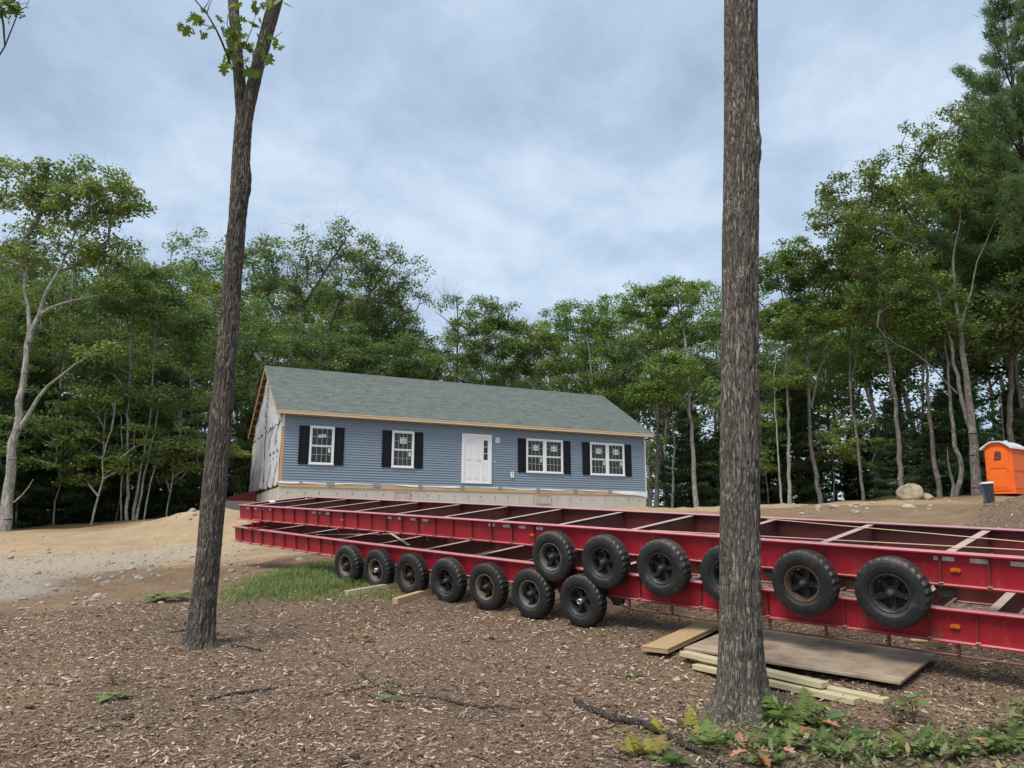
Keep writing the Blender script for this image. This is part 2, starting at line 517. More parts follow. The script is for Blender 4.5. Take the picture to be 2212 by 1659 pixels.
def _wrap(N):
    w = N.noise(2.6, 6, 0.65, dist=0.5)
    N.base(N.ramp(w, [(0.3, (0.66, 0.68, 0.70)), (0.7, (0.78, 0.79, 0.81))])); N.rough(0.45)
    N.bump(w, 0.6, 0.03)
MAT['wrap'] = material('house_wrap', _wrap)
MAT['print_blue'] = simple('blue_print', (0.055, 0.085, 0.24), 0.6, 0.2, 6)
MAT['print_red'] = simple('red_print', (0.60, 0.12, 0.06), 0.6, 0.2, 6)
MAT['bulkhead'] = simple('bulkhead_red', (0.22, 0.016, 0.014), 0.5, 0.2, 3)
MAT['fix_white'] = simple('white_plastic', (0.78, 0.79, 0.80), 0.45, 0.05, 5)
MAT['fix_grey'] = simple('grey_plastic', (0.45, 0.46, 0.48), 0.5, 0.1, 5)
MAT['brass'] = simple('dull_brass', (0.24, 0.19, 0.13), 0.35, 0.2, 8, metallic=0.8)
# porta potty, bin, rocks
MAT['orange'] = simple('orange_plastic', (0.86, 0.145, 0.012), 0.45, 0.05, 2)
MAT['potty_roof'] = simple('pale_plastic', (0.62, 0.65, 0.69), 0.5, 0.06, 2)
MAT['bin_black'] = simple('bin_black', (0.022, 0.024, 0.028), 0.5, 0.3, 5)
MAT['bin_blue'] = simple('bin_blue', (0.03, 0.20, 0.50), 0.45, 0.1, 5)
def _rock(N):
    n = N.noise(2.5, 6, 0.65); f2 = N.noise(20, 5, 0.7); r = N.rand()
    c = N.ramp(N.mix(0.4, n, f2), [(0.3, (0.22, 0.185, 0.145)), (0.6, (0.37, 0.325, 0.265)), (0.8, (0.50, 0.465, 0.40))])
    c = N.mix(r, c, N.mix(0.5, c, (0.50, 0.47, 0.43)))
    N.base(c); N.rough(0.9); N.bump(f2, 0.6, 0.01)
MAT['rock'] = material('field_stone', _rock)
def _boulder(N):
    n = N.noise(1.7, 6, 0.6); f2 = N.noise(14, 5, 0.7)
    c = N.ramp(n, [(0.38, (0.19, 0.18, 0.155)), (0.52, (0.36, 0.30, 0.20)), (0.66, (0.46, 0.37, 0.235))])
    N.base(c); N.rough(0.9); N.bump(f2, 0.6, 0.02)
MAT['boulder'] = material('boulder_stone', _boulder)
# plants
def leafmat(name, dark, light, alt=None, trans=0.35):
    def f(N):
        t = N.attr('tint'); r = N.rand()
        c = N.ramp(t, [(0.0, dark), (0.55, tuple((a+b)/2 for a, b in zip(dark, light))), (0.88, light), (1.0, alt or light)])
        c = N.mix(N.math('MULTIPLY', r, 0.35), c, N.mix(0.5, c, alt or light))
        hs = N.n('ShaderNodeHueSaturation'); wn_ = N.n('ShaderNodeTexWhiteNoise', noise_dimensions='1D'); N.l(r, wn_.inputs['W'])
        sc_ = N.n('ShaderNodeSeparateColor'); N.l(wn_.outputs['Color'], sc_.inputs[0])
        N.l(N.math('ADD', N.math('MULTIPLY', sc_.outputs[0], 0.05), 0.460), hs.inputs['Hue'])
        N.l(N.math('ADD', N.math('MULTIPLY', sc_.outputs[1], 0.25), 0.86), hs.inputs['Saturation'])
        N.l(N.math('ADD', N.math('MULTIPLY', sc_.outputs[2], 0.60), 0.88), hs.inputs['Value']); N.l(c, hs.inputs['Color']); c = hs.outputs[0]
        N.base(c); N.rough(0.55); N.set(Specular_IOR_Level=0.35)
        tr = N.n('ShaderNodeBsdfTranslucent'); mx = N.n('ShaderNodeMixShader'); mx.inputs[0].default_value = trans
        N.l(N.mix(0.4, c, (0.14, 0.24, 0.03)), tr.inputs[0])
        N.l(N.b.outputs[0], mx.inputs[1]); N.l(tr.outputs[0], mx.inputs[2]); N.l(mx.outputs[0], N.out.inputs[0])
    return material(name, f)
MAT['leaf_oak'] = leafmat('leaf_oak', (0.080, 0.148, 0.044), (0.198, 0.310, 0.082), (0.26, 0.33, 0.09), 0.42)
MAT['leaf_maple'] = leafmat('leaf_maple', (0.084, 0.162, 0.040), (0.212, 0.330, 0.074), (0.34, 0.35, 0.08), 0.45)
MAT['leaf_dark'] = leafmat('leaf_hemlock', (0.026, 0.058, 0.026), (0.075, 0.130, 0.046), (0.100, 0.155, 0.052), 0.3)
MAT['leaf_pine'] = leafmat('leaf_pine', (0.100, 0.185, 0.072), (0.230, 0.350, 0.130), (0.26, 0.36, 0.12), 0.4)
MAT['leaf_near'] = leafmat('leaf_near_oak', (0.05, 0.10, 0.014), (0.105, 0.175, 0.022), (0.20, 0.23, 0.03), 0.4)
MAT['fern'] = leafmat('fern_frond', (0.045, 0.100, 0.030), (0.105, 0.175, 0.045), (0.27, 0.26, 0.045), 0.3)
MAT['fern_yellow'] = leafmat('yellow_fern', (0.16, 0.19, 0.03), (0.30, 0.28, 0.045), (0.36, 0.20, 0.05), 0.3)
MAT['weed'] = leafmat('weed_leaf', (0.05, 0.11, 0.028), (0.13, 0.22, 0.055), (0.36, 0.27, 0.10), 0.3)
MAT['drybrown'] = leafmat('dry_leaf', (0.16, 0.075, 0.035), (0.34, 0.17, 0.085), (0.42, 0.26, 0.15), 0.2)
MAT['grass'] = leafmat('grass_blade', (0.070, 0.145, 0.042), (0.165, 0.275, 0.088), (0.29, 0.34, 0.14), 0.38)
def bark(name, dark, light, lich, amount=0.5, vs=1.0, geo=False):
    def f(N):
        a = N.noise(26*vs, 7, 0.60, (1, 1, 0.15), dist=1.0)
        ridge = N.math('ABSOLUTE', N.math('SUBTRACT', N.math('MULTIPLY', a, 2.0), 1.0))     # 0 in the furrows
        b2 = N.noise(38*vs, 5, 0.7, (1, 1, 0.35), dist=0.4)
        plate = N.noise(9*vs, 4, 0.6, (1, 1, 0.6))
        h = N.math('ADD', N.math('MULTIPLY', N.ramp(ridge, [(0.01, 0.0), (0.20, 1.0)]), 0.62), N.math('MULTIPLY', b2, 0.38))
        mid = tuple((p+q)/2*0.95 for p, q in zip(dark, light))
        c = N.ramp(h, [(0.16, dark), (0.42, mid), (0.85, light)])
        if geo:
            fu = N.attr('fur')
            h = N.math('ADD', N.math('MULTIPLY', N.math('MULTIPLY', N.ramp(fu, [(0.05, 0.12), (0.70, 1.0)]), N.ramp(ridge, [(0.01, 0.25), (0.17, 1.0)])), 0.64), N.math('MULTIPLY', N.mix(0.5, b2, N.noise(110, 4, 0.75, (1, 1, 0.5))), 0.46))
            c = N.ramp(h, [(0.20, dark), (0.55, mid), (0.98, light)])
        c = N.mix(N.ramp(plate, [(0.35, 0.0), (0.70, 0.45)]), c, N.mix(0.5, c, (0.095, 0.080, 0.066)))
        l1 = N.noise(4.6, 6, 0.75); l2 = N.noise(46, 4, 0.75)
        m = N.math('MULTIPLY', N.ramp(l1, [(0.68-0.16*amount, 0.0), (0.76-0.16*amount, 1.0)]), N.ramp(l2, [(0.45, 0.0), (0.55, 0.95)]))
        c = N.mix(m, c, lich)
        sp = N.voronoi(27); sn = N.noise(3, 2, 0.5)
        c = N.mix(N.math('MULTIPLY', N.ramp(sp, [(0.10, 0.8), (0.17, 0.0)]), N.ramp(sn, [(0.45, 0.0), (0.6, 1.0)])), c, lich)
        N.base(c); N.rough(0.95); N.set(Specular_IOR_Level=0.12)
        N.bump(h, 1.0, 0.022)
    return material(name, f)
MAT['bark_near'] = bark('bark_oak', (0.060, 0.051, 0.043), (0.325, 0.288, 0.246), (0.44, 0.46, 0.35), 0.62, 1.5, True)
MAT['bark_left'] = bark('bark_maple', (0.048, 0.040, 0.033), (0.262, 0.230, 0.194), (0.40, 0.41, 0.30), 0.68, 1.5, True)
MAT['bark_far'] = bark('bark_grey', (0.085, 0.076, 0.066), (0.29, 0.265, 0.235), (0.46, 0.46, 0.40), 0.7, 0.6)
MAT['bark_pale'] = bark('bark_pale', (0.20, 0.185, 0.16), (0.52, 0.50, 0.45), (0.56, 0.57, 0.50), 1.0, 0.6)
MAT['bark_dark'] = bark('bark_dark', (0.022, 0.018, 0.015), (0.090, 0.076, 0.062), (0.2, 0.2, 0.16), 0.2, 0.6)
MAT['stick'] = bark('stick_bark', (0.050, 0.040, 0.034), (0.190, 0.160, 0.138), (0.42, 0.43, 0.38), 0.6, 2.0)
MAT['stick_grey'] = bark('old_root', (0.16, 0.14, 0.12), (0.34, 0.31, 0.27), (0.42, 0.43, 0.38), 0.4, 2.0)
MAT['clod'] = simple('dark_clod', (0.060, 0.040, 0.027), 0.95, 0.5, 12, 0.01)

# ------------------------------------------------------------------ the ground
def frame(o, az, pi, ro):
    u = np.array([math.sin(az)*math.cos(pi), math.cos(az)*math.cos(pi), math.sin(pi)])
    w0 = np.array([math.sin(az-math.pi/2), math.cos(az-math.pi/2), 0.0])
    n = np.cross(u, w0)
    if n[2] < 0: n = -n
    w = w0*math.cos(ro) + n*math.sin(ro); n = n*math.cos(ro) - w0*math.sin(ro)
    return Matrix([[u[i], w[i], n[i], o[i]] for i in range(3)] + [[0, 0, 0, 1]])
UP_M = frame((-5.801, 16.41, 0.619), 2.3287, -0.0590, 0.1380)     # upper steel frame: x along the beam, y across, z up
LO_M = frame((-5.852, 16.362, 0.171), 2.3191, -0.0607, 0.1373)    # lower steel frame
UP_C, LO_C = 0.019, -0.048                                        # camber of the beams
def camber(t, c):
    return c*(1-((t-8)/8)**2)
UP_WH = [8.851 + 0.831*i for i in range(6)]
LO_WH = [4.284 + 0.835*i for i in range(7)]
TYRE_R = 0.328

ctrl = [(0,0,-1.60),(-6,2,-1.60),(6,1,-1.62),(-12,4,-1.50),(13,2,-1.40),(0,-15,-1.9),(-20,-10,-1.8),(20,-10,-1.7),
        (3.2,5.6,-1.47),(5.6,5.6,-1.46),(-4,7.5,-1.32),(0,7.2,-1.38),
        (8.7,18.5,0.25),(14,20,0.6),(9,12,-0.62),(12,9,-0.9),(2.5,17,-0.2),(-4.5,20,-0.25),
        (-8.8,29.5,0.80),(6.3,36.7,1.22),(-1.2,33.1,1.02),(-12.5,37,1.0),(3,44,1.5),(-3,25,0.42),(4.5,27,0.7),
        (21.9,34.7,1.75),(18.6,36.5,1.63),(8.7,42,1.4),(13,30,1.15),(28,36,2.0),
        tuple(P(2139, 1089, 31.5)), tuple(P(2060, 1087, 33.0)),
        (-18.4,28,0.10),(-24,28,0.05),(-11.5,14,-0.92),(-9,20,-0.45),(-16,12,-1.1),(-14,22,-0.30),(-8.5,11,-1.12),
        (40,60,2.6),(-40,60,0.9),(0,80,2.2),(150,150,4),(-150,150,1),(-60,20,-0.2),(60,20,2.0),(60,-40,-0.5),(-60,-40,-1.8),(150,-40,0),(-150,-40,-1.5)]
for t in (LO_WH[0], LO_WH[2], LO_WH[4], LO_WH[6]):
    for y, r in ((-0.1, 0), (1.90, 0)):
        q = LO_M @ Vector((t, y, -0.36 + camber(t, LO_C)))
        ctrl.append((q.x, q.y, q.z - TYRE_R + 0.012))
ctrl = np.array(ctrl)
def _U(r2):
    return np.where(r2 > 1e-9, r2*np.log(r2+1e-12), 0.0)
def _tps(c):
    n = len(c); xy = c[:, :2]
    K = _U(((xy[:, None]-xy[None])**2).sum(-1)) + np.eye(n)*0.4
    Pm = np.concatenate([np.ones((n, 1)), xy], 1)
    A = np.zeros((n+3, n+3)); A[:n, :n] = K; A[:n, n:] = Pm; A[n:, :n] = Pm.T
    return np.linalg.solve(A, np.concatenate([c[:, 2], np.zeros(3)]))
_coef = _tps(ctrl)
def terrain(xy, fine=True):
    xy = np.atleast_2d(np.asarray(xy, float))
    z = np.zeros(len(xy))
    for s_ in range(0, len(xy), 20000):
        q = xy[s_:s_+20000]
        K = _U(((q[:, None]-ctrl[None, :, :2])**2).sum(-1))
        z[s_:s_+20000] = K @ _coef[:-3] + _coef[-3] + q @ _coef[-2:]
    x, y = xy[:, 0], xy[:, 1]
    def bump_(cx, cy, sx, sy, h, rot=0.0):
        c, s2 = math.cos(rot), math.sin(rot)
        a = ((x-cx)*c + (y-cy)*s2)/sx; b = (-(x-cx)*s2 + (y-cy)*c)/sy
        return h*np.exp(-(a*a+b*b))
    z = z + bump_(-9.0, 24.6, 1.9, 1.3, 0.62, 0.25) + bump_(-10.9, 25.2, 1.6, 1.2, 0.28)    # sand heap by the house corner
    z = z + bump_(12.8, 18.4, 1.5, 1.5, 0.55)                                                # chip heap by the frame edge
    z = z + bump_(-2.2, 6.9, 1.5, 1.0, 0.03) + bump_(-3.75, 9.2, 0.8, 0.8, 0.06)
    if fine:
        p3 = np.stack([x*0.55, y*0.55, np.zeros(len(x))], 1)
        far = np.clip((np.hypot(x, y)-20)/30, 0, 1)
        z = z + 0.035*fbm(p3, 3)*(1+3*far) + 0.012*fbm(p3*7+5, 3)
    return z
def gz(x, y):
    return float(terrain([(x, y)])[0])
def G(px, py, ymax=90.0):
    """where the layout ray (px, py) meets the ground"""
    ys = np.concatenate([np.linspace(2.5, 24, 900), np.linspace(24, ymax, 700)])
    a, b = (px-1106)/FPX, (829.5-py)/FPX
    fw = math.cos(TH) - b*math.sin(TH); up = math.sin(TH) + b*math.cos(TH)
    xs, zs = a/fw*ys, up/fw*ys
    t = terrain(np.stack([xs, ys], 1))
    i = np.argmax(zs < t) if (zs < t).any() else len(ys)-1
    return Vector((xs[i], ys[i], t[i]))
def poly_world(pts):
    return np.array([G(*p)[:2] for p in pts])
def inside(poly, xy):
    x, y = xy[:, 0], xy[:, 1]; r = np.zeros(len(xy), bool); n = len(poly)
    for i in range(n):
        x0, y0 = poly[i]; x1, y1 = poly[(i+1) % n]
        c = ((y0 > y) != (y1 > y)) & (x < (x1-x0)*(y-y0)/((y1-y0) if abs(y1-y0) > 1e-9 else 1e-9) + x0)
        r ^= c
    return r
def pdist(poly, xy):
    d = np.full(len(xy), 1e9); n = len(poly)
    for i in range(n):
        a, b = poly[i], poly[(i+1) % n]; ab = b-a
        t = np.clip(((xy-a)@ab)/max(ab@ab, 1e-9), 0, 1)
        d = np.minimum(d, np.hypot(*(xy-(a+t[:, None]*ab)).T))
    return np.where(inside(poly, xy), d, -d)
def soft(sd, xy, w, amp=0.4, f=0.9):
    n = fbm(np.stack([xy[:, 0]*f, xy[:, 1]*f, np.full(len(xy), 2.0)], 1), 4)
    return np.clip(0.5 + (sd + amp*n)/(2*w), 0, 1)

# zone outlines in metres on the ground
CHIP_EDGE = [tuple(G(*p)[:2]) for p in ((0, 1322), (150, 1310), (375, 1300), (465, 1308), (600, 1296), (760, 1284))]
CHIPS = np.array([(-40, -20), (-40, 10.5)] + CHIP_EDGE + [(-1.2, 13.2), (1.5, 12.6), (3.2, 13.4), (6.5, 15.2), (10.8, 17.6), (12.0, 20.2), (15, 20.6), (24, 19), (40, 12), (40, -20)])
GRAVEL = poly_world([(-160, 1226), (0, 1210), (150, 1198), (300, 1190), (420, 1183), (520, 1176), (505, 1196), (420, 1206), (330, 1222), (230, 1246), (120, 1272), (0, 1300), (-200, 1330)])
SAND = np.array([(-60, 19.0), (-12, 17.5), (-7, 17.0), (-4.5, 20.5), (0, 24), (7, 27), (13, 28.3), (19.5, 33.0), (18, 40), (10, 42), (4, 47), (-14, 40), (-15, 28.6), (-60, 27.5)])
CLEAR = np.array([(-60, -60), (60, -60), (60, 30), (31, 37.5), (24, 38.5), (19, 38.2), (13, 41.5), (9, 42.5), (5, 49), (-14, 42), (-14.6, 29.6), (-22, 27.4), (-60, 26)])
def zones(xy):
    ch = soft(pdist(CHIPS, xy), xy, 0.35, 0.5)
    gv = soft(pdist(GRAVEL, xy), xy, 0.5, 0.6)
    sd = soft(pdist(SAND, xy), xy, 1.2, 1.6, 0.5)
    lt = 1-soft(pdist(CLEAR, xy), xy, 0.8, 0.8, 0.6)
    return ch, gv*(1-ch), sd, lt

def spaced(dense_lo, dense_hi, step, lo, hi, grow=1.085):
    a = list(np.arange(dense_lo, dense_hi, step)); d = step
    while a[-1] < hi:
        d *= grow; a.append(a[-1]+d)
    b = []; d = step; x = dense_lo
    while x > lo:
        d *= grow; x -= d; b.append(x)
    return np.array(b[::-1] + a)
gx = spaced(-9.5, 9.5, 0.1, -420, 420); gy = spaced(3.6, 16.0, 0.1, -260, 600)
GX, GY = np.meshgrid(gx, gy)
gxy = np.stack([GX.ravel(), GY.ravel()], 1)
gzv = terrain(gxy)
z_ch, z_gv, z_sd, z_lt = zones(gxy)
rough_n = fbm(np.stack([gxy[:, 0]*5, gxy[:, 1]*5, np.zeros(len(gxy))], 1), 4)
gzv = gzv + rough_n*np.where(z_ch > 0.5, 0.013, 0.018+0.03*z_sd)
nx = len(gx); ii = np.arange((len(gy)-1)*nx).reshape(-1, nx)[:, :-1].ravel()
gf = np.stack([ii, ii+1, ii+1+nx, ii+nx], 1)
ground = link_mesh('ground', np_mesh('ground', np.column_stack([gxy, gzv]), [gf], MAT['ground'], True,
                                     {'chips': z_ch, 'gravel': z_gv, 'sand': z_sd, 'litter': z_lt}))
tag(ground, 'brown chip-covered ground rising to bare sand and soil around the house', 'ground', kind='structure')

# loose wood chips lying on the ground: small shards, nobody could count them
def chips(n):
    r = np.random.default_rng(11)
    # denser towards the camera, thinner out to the edges
    yy = 3.7 + (r.random(n)**1.75)*16.5
    xx = (r.random(n)*2-1)*(0.75*yy+0.8)
    xy = np.stack([xx, yy], 1)
    keep = (soft(pdist(CHIPS, xy), xy, 0.45, 0.6) > r.random(n))
    xy = xy[keep]; n = len(xy)
    z = terrain(xy) + fbm(np.stack([xy[:, 0]*5, xy[:, 1]*5, np.zeros(n)], 1), 4)*0.013
    dist = np.hypot(xy[:, 0], xy[:, 1])
    L = r.lognormal(math.log(0.0145), 0.64, n).clip(0.006, 0.085)*(1+dist*0.020)
    Wd = L*r.uniform(0.16, 0.5, n)
    Wd = np.minimum(Wd, 0.014*(1+dist*0.03)); T = Wd*r.uniform(0.25, 0.55, n)
    yaw = r.random(n)*2*math.pi; pit = r.normal(0, 0.26, n); rol = r.normal(0, 0.5, n)
    base = np.array([(-.5,-.5,0),(.5,-.32,0),(.5,.4,0),(-.5,.5,0),(-.42,.05,1),(.40,.0,.8)])
    v = np.repeat(base[None], n, 0)*np.stack([L, Wd, T], 1)[:, None]
    v[..., 1] += (v[..., 0]/L[:, None])**2*(L*r.normal(0, .22, n))[:, None]
    def rot(v, a, i, j):
        c, s_ = np.cos(a)[:, None], np.sin(a)[:, None]; o = v.copy()
        o[..., i] = v[..., i]*c - v[..., j]*s_; o[..., j] = v[..., i]*s_ + v[..., j]*c
        return o
    v = rot(v, rol, 1, 2); v = rot(v, pit, 2, 0); v = rot(v, yaw, 0, 1)
    v[..., 0] += xy[:, 0:1]; v[..., 1] += xy[:, 1:2]
    v[..., 2] += (z + 0.004 + np.abs(r.normal(0, .006, n)))[:, None]
    b = np.arange(n)[:, None]*6
    q = np.concatenate([b+np.array([[0, 1, 5, 4]]), b+np.array([[2, 3, 4, 5]])])
    t = np.concatenate([b+np.array([[3, 0, 4]]), b+np.array([[1, 2, 5]])])
    pal = np.array([(0.175,0.110,0.074),(0.300,0.203,0.142),(0.445,0.322,0.236),(0.58,0.445,0.345),(0.71,0.585,0.475),(0.060,0.036,0.025)])
    pr = np.array([.25,.27,.21,.11,.035,.125])
    patch = fbm(np.stack([xy[:, 0]*0.5, xy[:, 1]*0.5, np.full(n, 9.)], 1), 3)
    col = pal[r.choice(6, n, p=pr)]*r.uniform(.88, 1.32, (n, 1))*np.clip(1+0.42*patch[:, None], .5, 1.5)*(1+np.stack([patch*.0, -.10*np.clip(patch, -1, 1), -.16*np.clip(patch, -1, 1)], 1)*0.6)
    col = np.repeat(col, 6, 0)
    return np_mesh('wood_chips', v.reshape(-1, 3), [q, t], MAT['chip'], False, {'tint': col})
wood_chips = link_mesh('wood_chips', chips(268000))
tag(wood_chips, 'loose shredded wood chips spread over the foreground', 'wood chips', kind='stuff')

# ------------------------------------------------------------------ steel house-carrier frames
def ibeam(mb, L, y0, depth, fw, ft, c, seg=24, x0=0.0):
    """an I-section running along x with its flange between y0 and y0+fw, top at z = 0"""
    ym = y0+fw/2; t = 0.005
    prof = [(y0, 0), (y0+fw, 0), (y0+fw, -ft), (ym+t, -ft), (ym+t, -depth+ft), (y0+fw, -depth+ft), (y0+fw, -depth), (y0, -depth), (y0, -depth+ft), (ym-t, -depth+ft), (ym-t, -ft), (y0, -ft)]
    n = len(prof); vs = []; fs = []
    for i in range(seg+1):
        x = x0+(L-x0)*i/seg
        vs += [(x, p[0], p[1]+camber(x, c)) for p in prof]
    for i in range(seg):
        fs += [(i*n+k, i*n+(k+1) % n, (i+1)*n+(k+1) % n, (i+1)*n+k) for k in range(n)]
    for i in (0, seg):
        b = i*n
        fs += [(b, b+1, b+2, b+11), (b+3, b+4, b+9, b+10), (b+5, b+6, b+7, b+8)]
    return mb.add(vs, fs)

def tyre_mesh():
    R, w, n = TYRE_R, 0.094, 56
    # half profile from the outer bead to the inner bead: (radius, y)
    prof = [(0.176, -0.070), (0.190, -0.085), (0.215, -0.097), (0.250, -0.1), (0.285, -0.094), (0.308, -0.086), (0.318, -0.078), (R-.004, -0.068),
            (R, -0.052), (R, -0.038), (R-.020, -0.036), (R-.020, -0.024), (R, -0.022), (R, -0.008), (R-.020, -0.006), (R-.020, 0.006), (R, 0.008),
            (R, 0.022), (R-.020, 0.024), (R-.020, 0.036), (R, 0.038), (R, 0.052), (R-.004, 0.068), (0.318, 0.078), (0.300, 0.090), (0.250, 0.1), (0.200, 0.09), (0.176, 0.07), (0.165, 0.0)]
    m = len(prof); vs, fs = [], []
    for k in range(n):
        a = 2*math.pi*k/n; zig = 0.006 if k % 2 else -0.006
        for j, (r, y) in enumerate(prof):
            if 8 <= j <= 21:
                y += 1.25*zig*(0.6 if j in (8, 21) else 1.0)
            if j in (7, 22) and k % 2: r -= 0.020
            if j in (6, 23) and k % 2: r -= 0.012
            vs.append((r*math.cos(a), y, r*math.sin(a)))
    for k in range(n):
        k2 = (k+1) % n
        fs += [(k*m+j, k2*m+j, k2*m+(j+1) % m, k*m+(j+1) % m) for j in range(m)]
    me = MB().add(vs, fs).mesh('tyre', MAT['tyre'])
    bm = bmesh.new(); bm.from_mesh(me); bmesh.ops.recalc_face_normals(bm, faces=bm.faces); bm.to_mesh(me); bm.free()
    return me
def rim_mesh():
    b = MB()
    b.lathe([(0.186, -0.078), (0.181, -0.086), (0.171, -0.082), (0.163, -0.070), (0.150, -0.052), (0.146, 0.00), (0.150, 0.055), (0.172, 0.075), (0.186, 0.078), (0.186, 0.070), (0.162, 0.045), (0.158, 0.0), (0.163, -0.045), (0.178, -0.066)], 40, closed=True)
    return b.mesh('rim', None, True)
def hub_mesh():
    """five spokes reaching the rim from a boss, a drum behind"""
    b = MB()
    b.lathe([(0.0, -0.032), (0.052, -0.030), (0.060, -0.010), (0.064, 0.03), (0.0, 0.03)], 20)
    b.lathe([(0.0, 0.020), (0.134, 0.020), (0.138, 0.026), (0.138, 0.088), (0.0, 0.088)], 28)
    for k in range(5):
        a = 2*math.pi*k/5 + 0.35
        M = Matrix.Rotation(-a, 4, 'Y')
        b.prism([(0.04, -0.030), (0.10, -0.024), (0.152, -0.032), (0.152, 0.032), (0.10, 0.024), (0.04, 0.030)], -0.020, 0.016, 'y', M)
        b.prism([(0.125, -0.022), (0.156, -0.024), (0.156, 0.024), (0.125, 0.022)], -0.046, -0.018, 'y', M)
    return b.mesh('hub', MAT['hub_dark'])
def nut_mesh():
    b = MB()
    for k in range(5):
        a = 2*math.pi*k/5 + 0.35
        c = Vector((0.14*math.cos(a), 0, 0.14*math.sin(a)))
        b.cyl(c+Vector((0, -0.060, 0)), c+Vector((0, -0.042, 0)), 0.011, n=6)
    return b.mesh('lug_nuts', MAT['hub_cap'])
def cap_mesh(open_):
    b = MB()
    if open_:
        b.lathe([(0.034, -0.028), (0.034, -0.088), (0.026, -0.090), (0.020, -0.084), (0.020, -0.04)], 18)
        b.lathe([(0.0, -0.050), (0.02, -0.05)], 18)
    else:
        b.lathe([(0.036, -0.028), (0.036, -0.066), (0.030, -0.072), (0.028, -0.092), (0.018, -0.098), (0.0, -0.099)], 18)
    return b.mesh('hub_cap', None, True)
ME_TYRE, ME_RIM, ME_HUB, ME_NUT = tyre_mesh(), rim_mesh(), hub_mesh(), nut_mesh()
def with_mat(me, m):
    k = me.copy(); k.materials.clear(); k.materials.append(m)
    return k
RIMS = {k: with_mat(ME_RIM, MAT[k]) for k in ('rim_black', 'rim_brown', 'rim_tan', 'rim_grey')}
CAPS = {'cap': with_mat(cap_mesh(False), MAT['hub_cap']), 'open': with_mat(cap_mesh(True), MAT['hub_steel'])}
def wheel(parent, x, y, z, rim, cap, seed, far=False):
    w = empty('wheel'); w.parent = parent
    w.matrix_local = Matrix.Translation((x, y, z)) @ Matrix.Rotation(math.pi if far else 0, 4, 'Z') @ Matrix.Rotation(seed*1.37, 4, 'Y')
    link_mesh('tyre', ME_TYRE, None, w); link_mesh('rim', RIMS[rim], None, w)
    link_mesh('hub', ME_HUB, None, w); link_mesh('lug_nuts', ME_NUT, None, w)
    link_mesh('hub_cap', CAPS[cap], None, w)
    return w

def carrier(name, M, c, label, wheels, rims, cross, stiff, tapes, amber, stubs, wd=1.758, L=17.2, fars=True):
    root = empty(name, M, label, 'trailer frame', 'stacked red house-carrier frames')
    D, FW = 0.30, 0.13; root_up = c > 0
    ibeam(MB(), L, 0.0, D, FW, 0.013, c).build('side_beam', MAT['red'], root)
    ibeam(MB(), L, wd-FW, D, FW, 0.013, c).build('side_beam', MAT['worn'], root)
    # end beam across the front
    b = MB()
    b.box((-0.012, 0.002, -0.012), (0.10, wd-0.002, 0.003)); b.box((0.0, FW+0.002, -D+0.02), (0.012, wd-FW-0.002, -0.012))
    b.box((-0.012, FW+.002, -D-0.002), (0.10, wd-FW-.002, -D+0.012))
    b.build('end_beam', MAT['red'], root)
    for x in cross:
        z0 = camber(x, c); b = MB()
        d0 = 0.245; f0 = 0.040
        b.box((x-f0, FW/2+0.008, z0-0.016-0.010), (x+f0, wd-FW/2-0.008, z0-0.016))
        b.box((x-0.006, FW/2+0.008, z0-0.016-d0), (x+0.006, wd-FW/2-0.008, z0-0.0262))
        b.box((x-f0, FW/2+0.008, z0-0.016-d0-0.010), (x+f0, wd-FW/2-0.008, z0-0.0162-d0))
        b.build('cross_beam', MAT['rust'], root)
    # stiffener ribs welded to the outer web, each with a foot on the bottom flange
    for x in stiff:
        z0 = camber(x, c)
        b = MB()
        b.box((x-0.004, 0.030, z0-D+0.014), (x+0.004, FW/2-0.0055, z0-0.014))
        b.box((x-0.018, 0.004, z0-D+0.0132), (x+0.018, FW/2-0.007, z0-D+0.026))
        b.box((x-0.007, -0.008, z0-D-0.010), (x+0.007, -0.001, z0-D+0.03))
        b.build('stiffener', MAT['rust'], root)
    for x, w, k in tapes:
        z0 = camber(x, c)-0.060
        MB().box((x-w/2, FW/2-0.0075, z0-0.02), (x+w/2, FW/2-0.0055, z0+0.02)).build('reflector_tape', MAT['tape'], root)
    for x in amber:
        z0 = camber(x, c)-0.155; b = MB()
        pts = []
        for k in range(16):
            a = 2*math.pi*k/16
            pts.append((x+0.026*math.cos(a)*1.0+(0.018 if math.cos(a) > 0 else -0.018), z0+0.019*math.sin(a)))
        b.prism(pts, FW/2-0.026, FW/2-0.0055, 'y')
        lamp = b.build('marker_light', MAT['amber'], root)
        MB().prism([(x+(p[0]-x)*0.55, z0+(p[1]-z0)*0.5) for p in pts], FW/2-0.031, FW/2-0.0262, 'y').build('lens', MAT['amber'], lamp)
    if stubs:
        dp = 0.075 if root_up else 0.115
        for y in (0.02, wd-0.06):
            pts = [(stubs[0]-0.35, y+0.015, camber(stubs[0], c)-D-0.004)] + [(x, y+0.015, camber(x, c)-D-dp) for x in stubs] + [(stubs[-1]+0.35, y+0.015, camber(stubs[-1], c)-D-0.004)]
            if not root_up: MB().tube(pts, [0.010]*len(pts), 6).build('truss_rod', MAT['rust'], root)
            for x in stubs:
                z0 = camber(x, c)-D
                MB().box((x-0.013, y+0.002, z0-dp+0.008), (x+0.013, y+0.028, z0-0.002)).build('truss_post', MAT['rust'], root)
    # running gear
    zc = {'house_carrier_frame': -0.36}.get(name, -0.36)
    return root

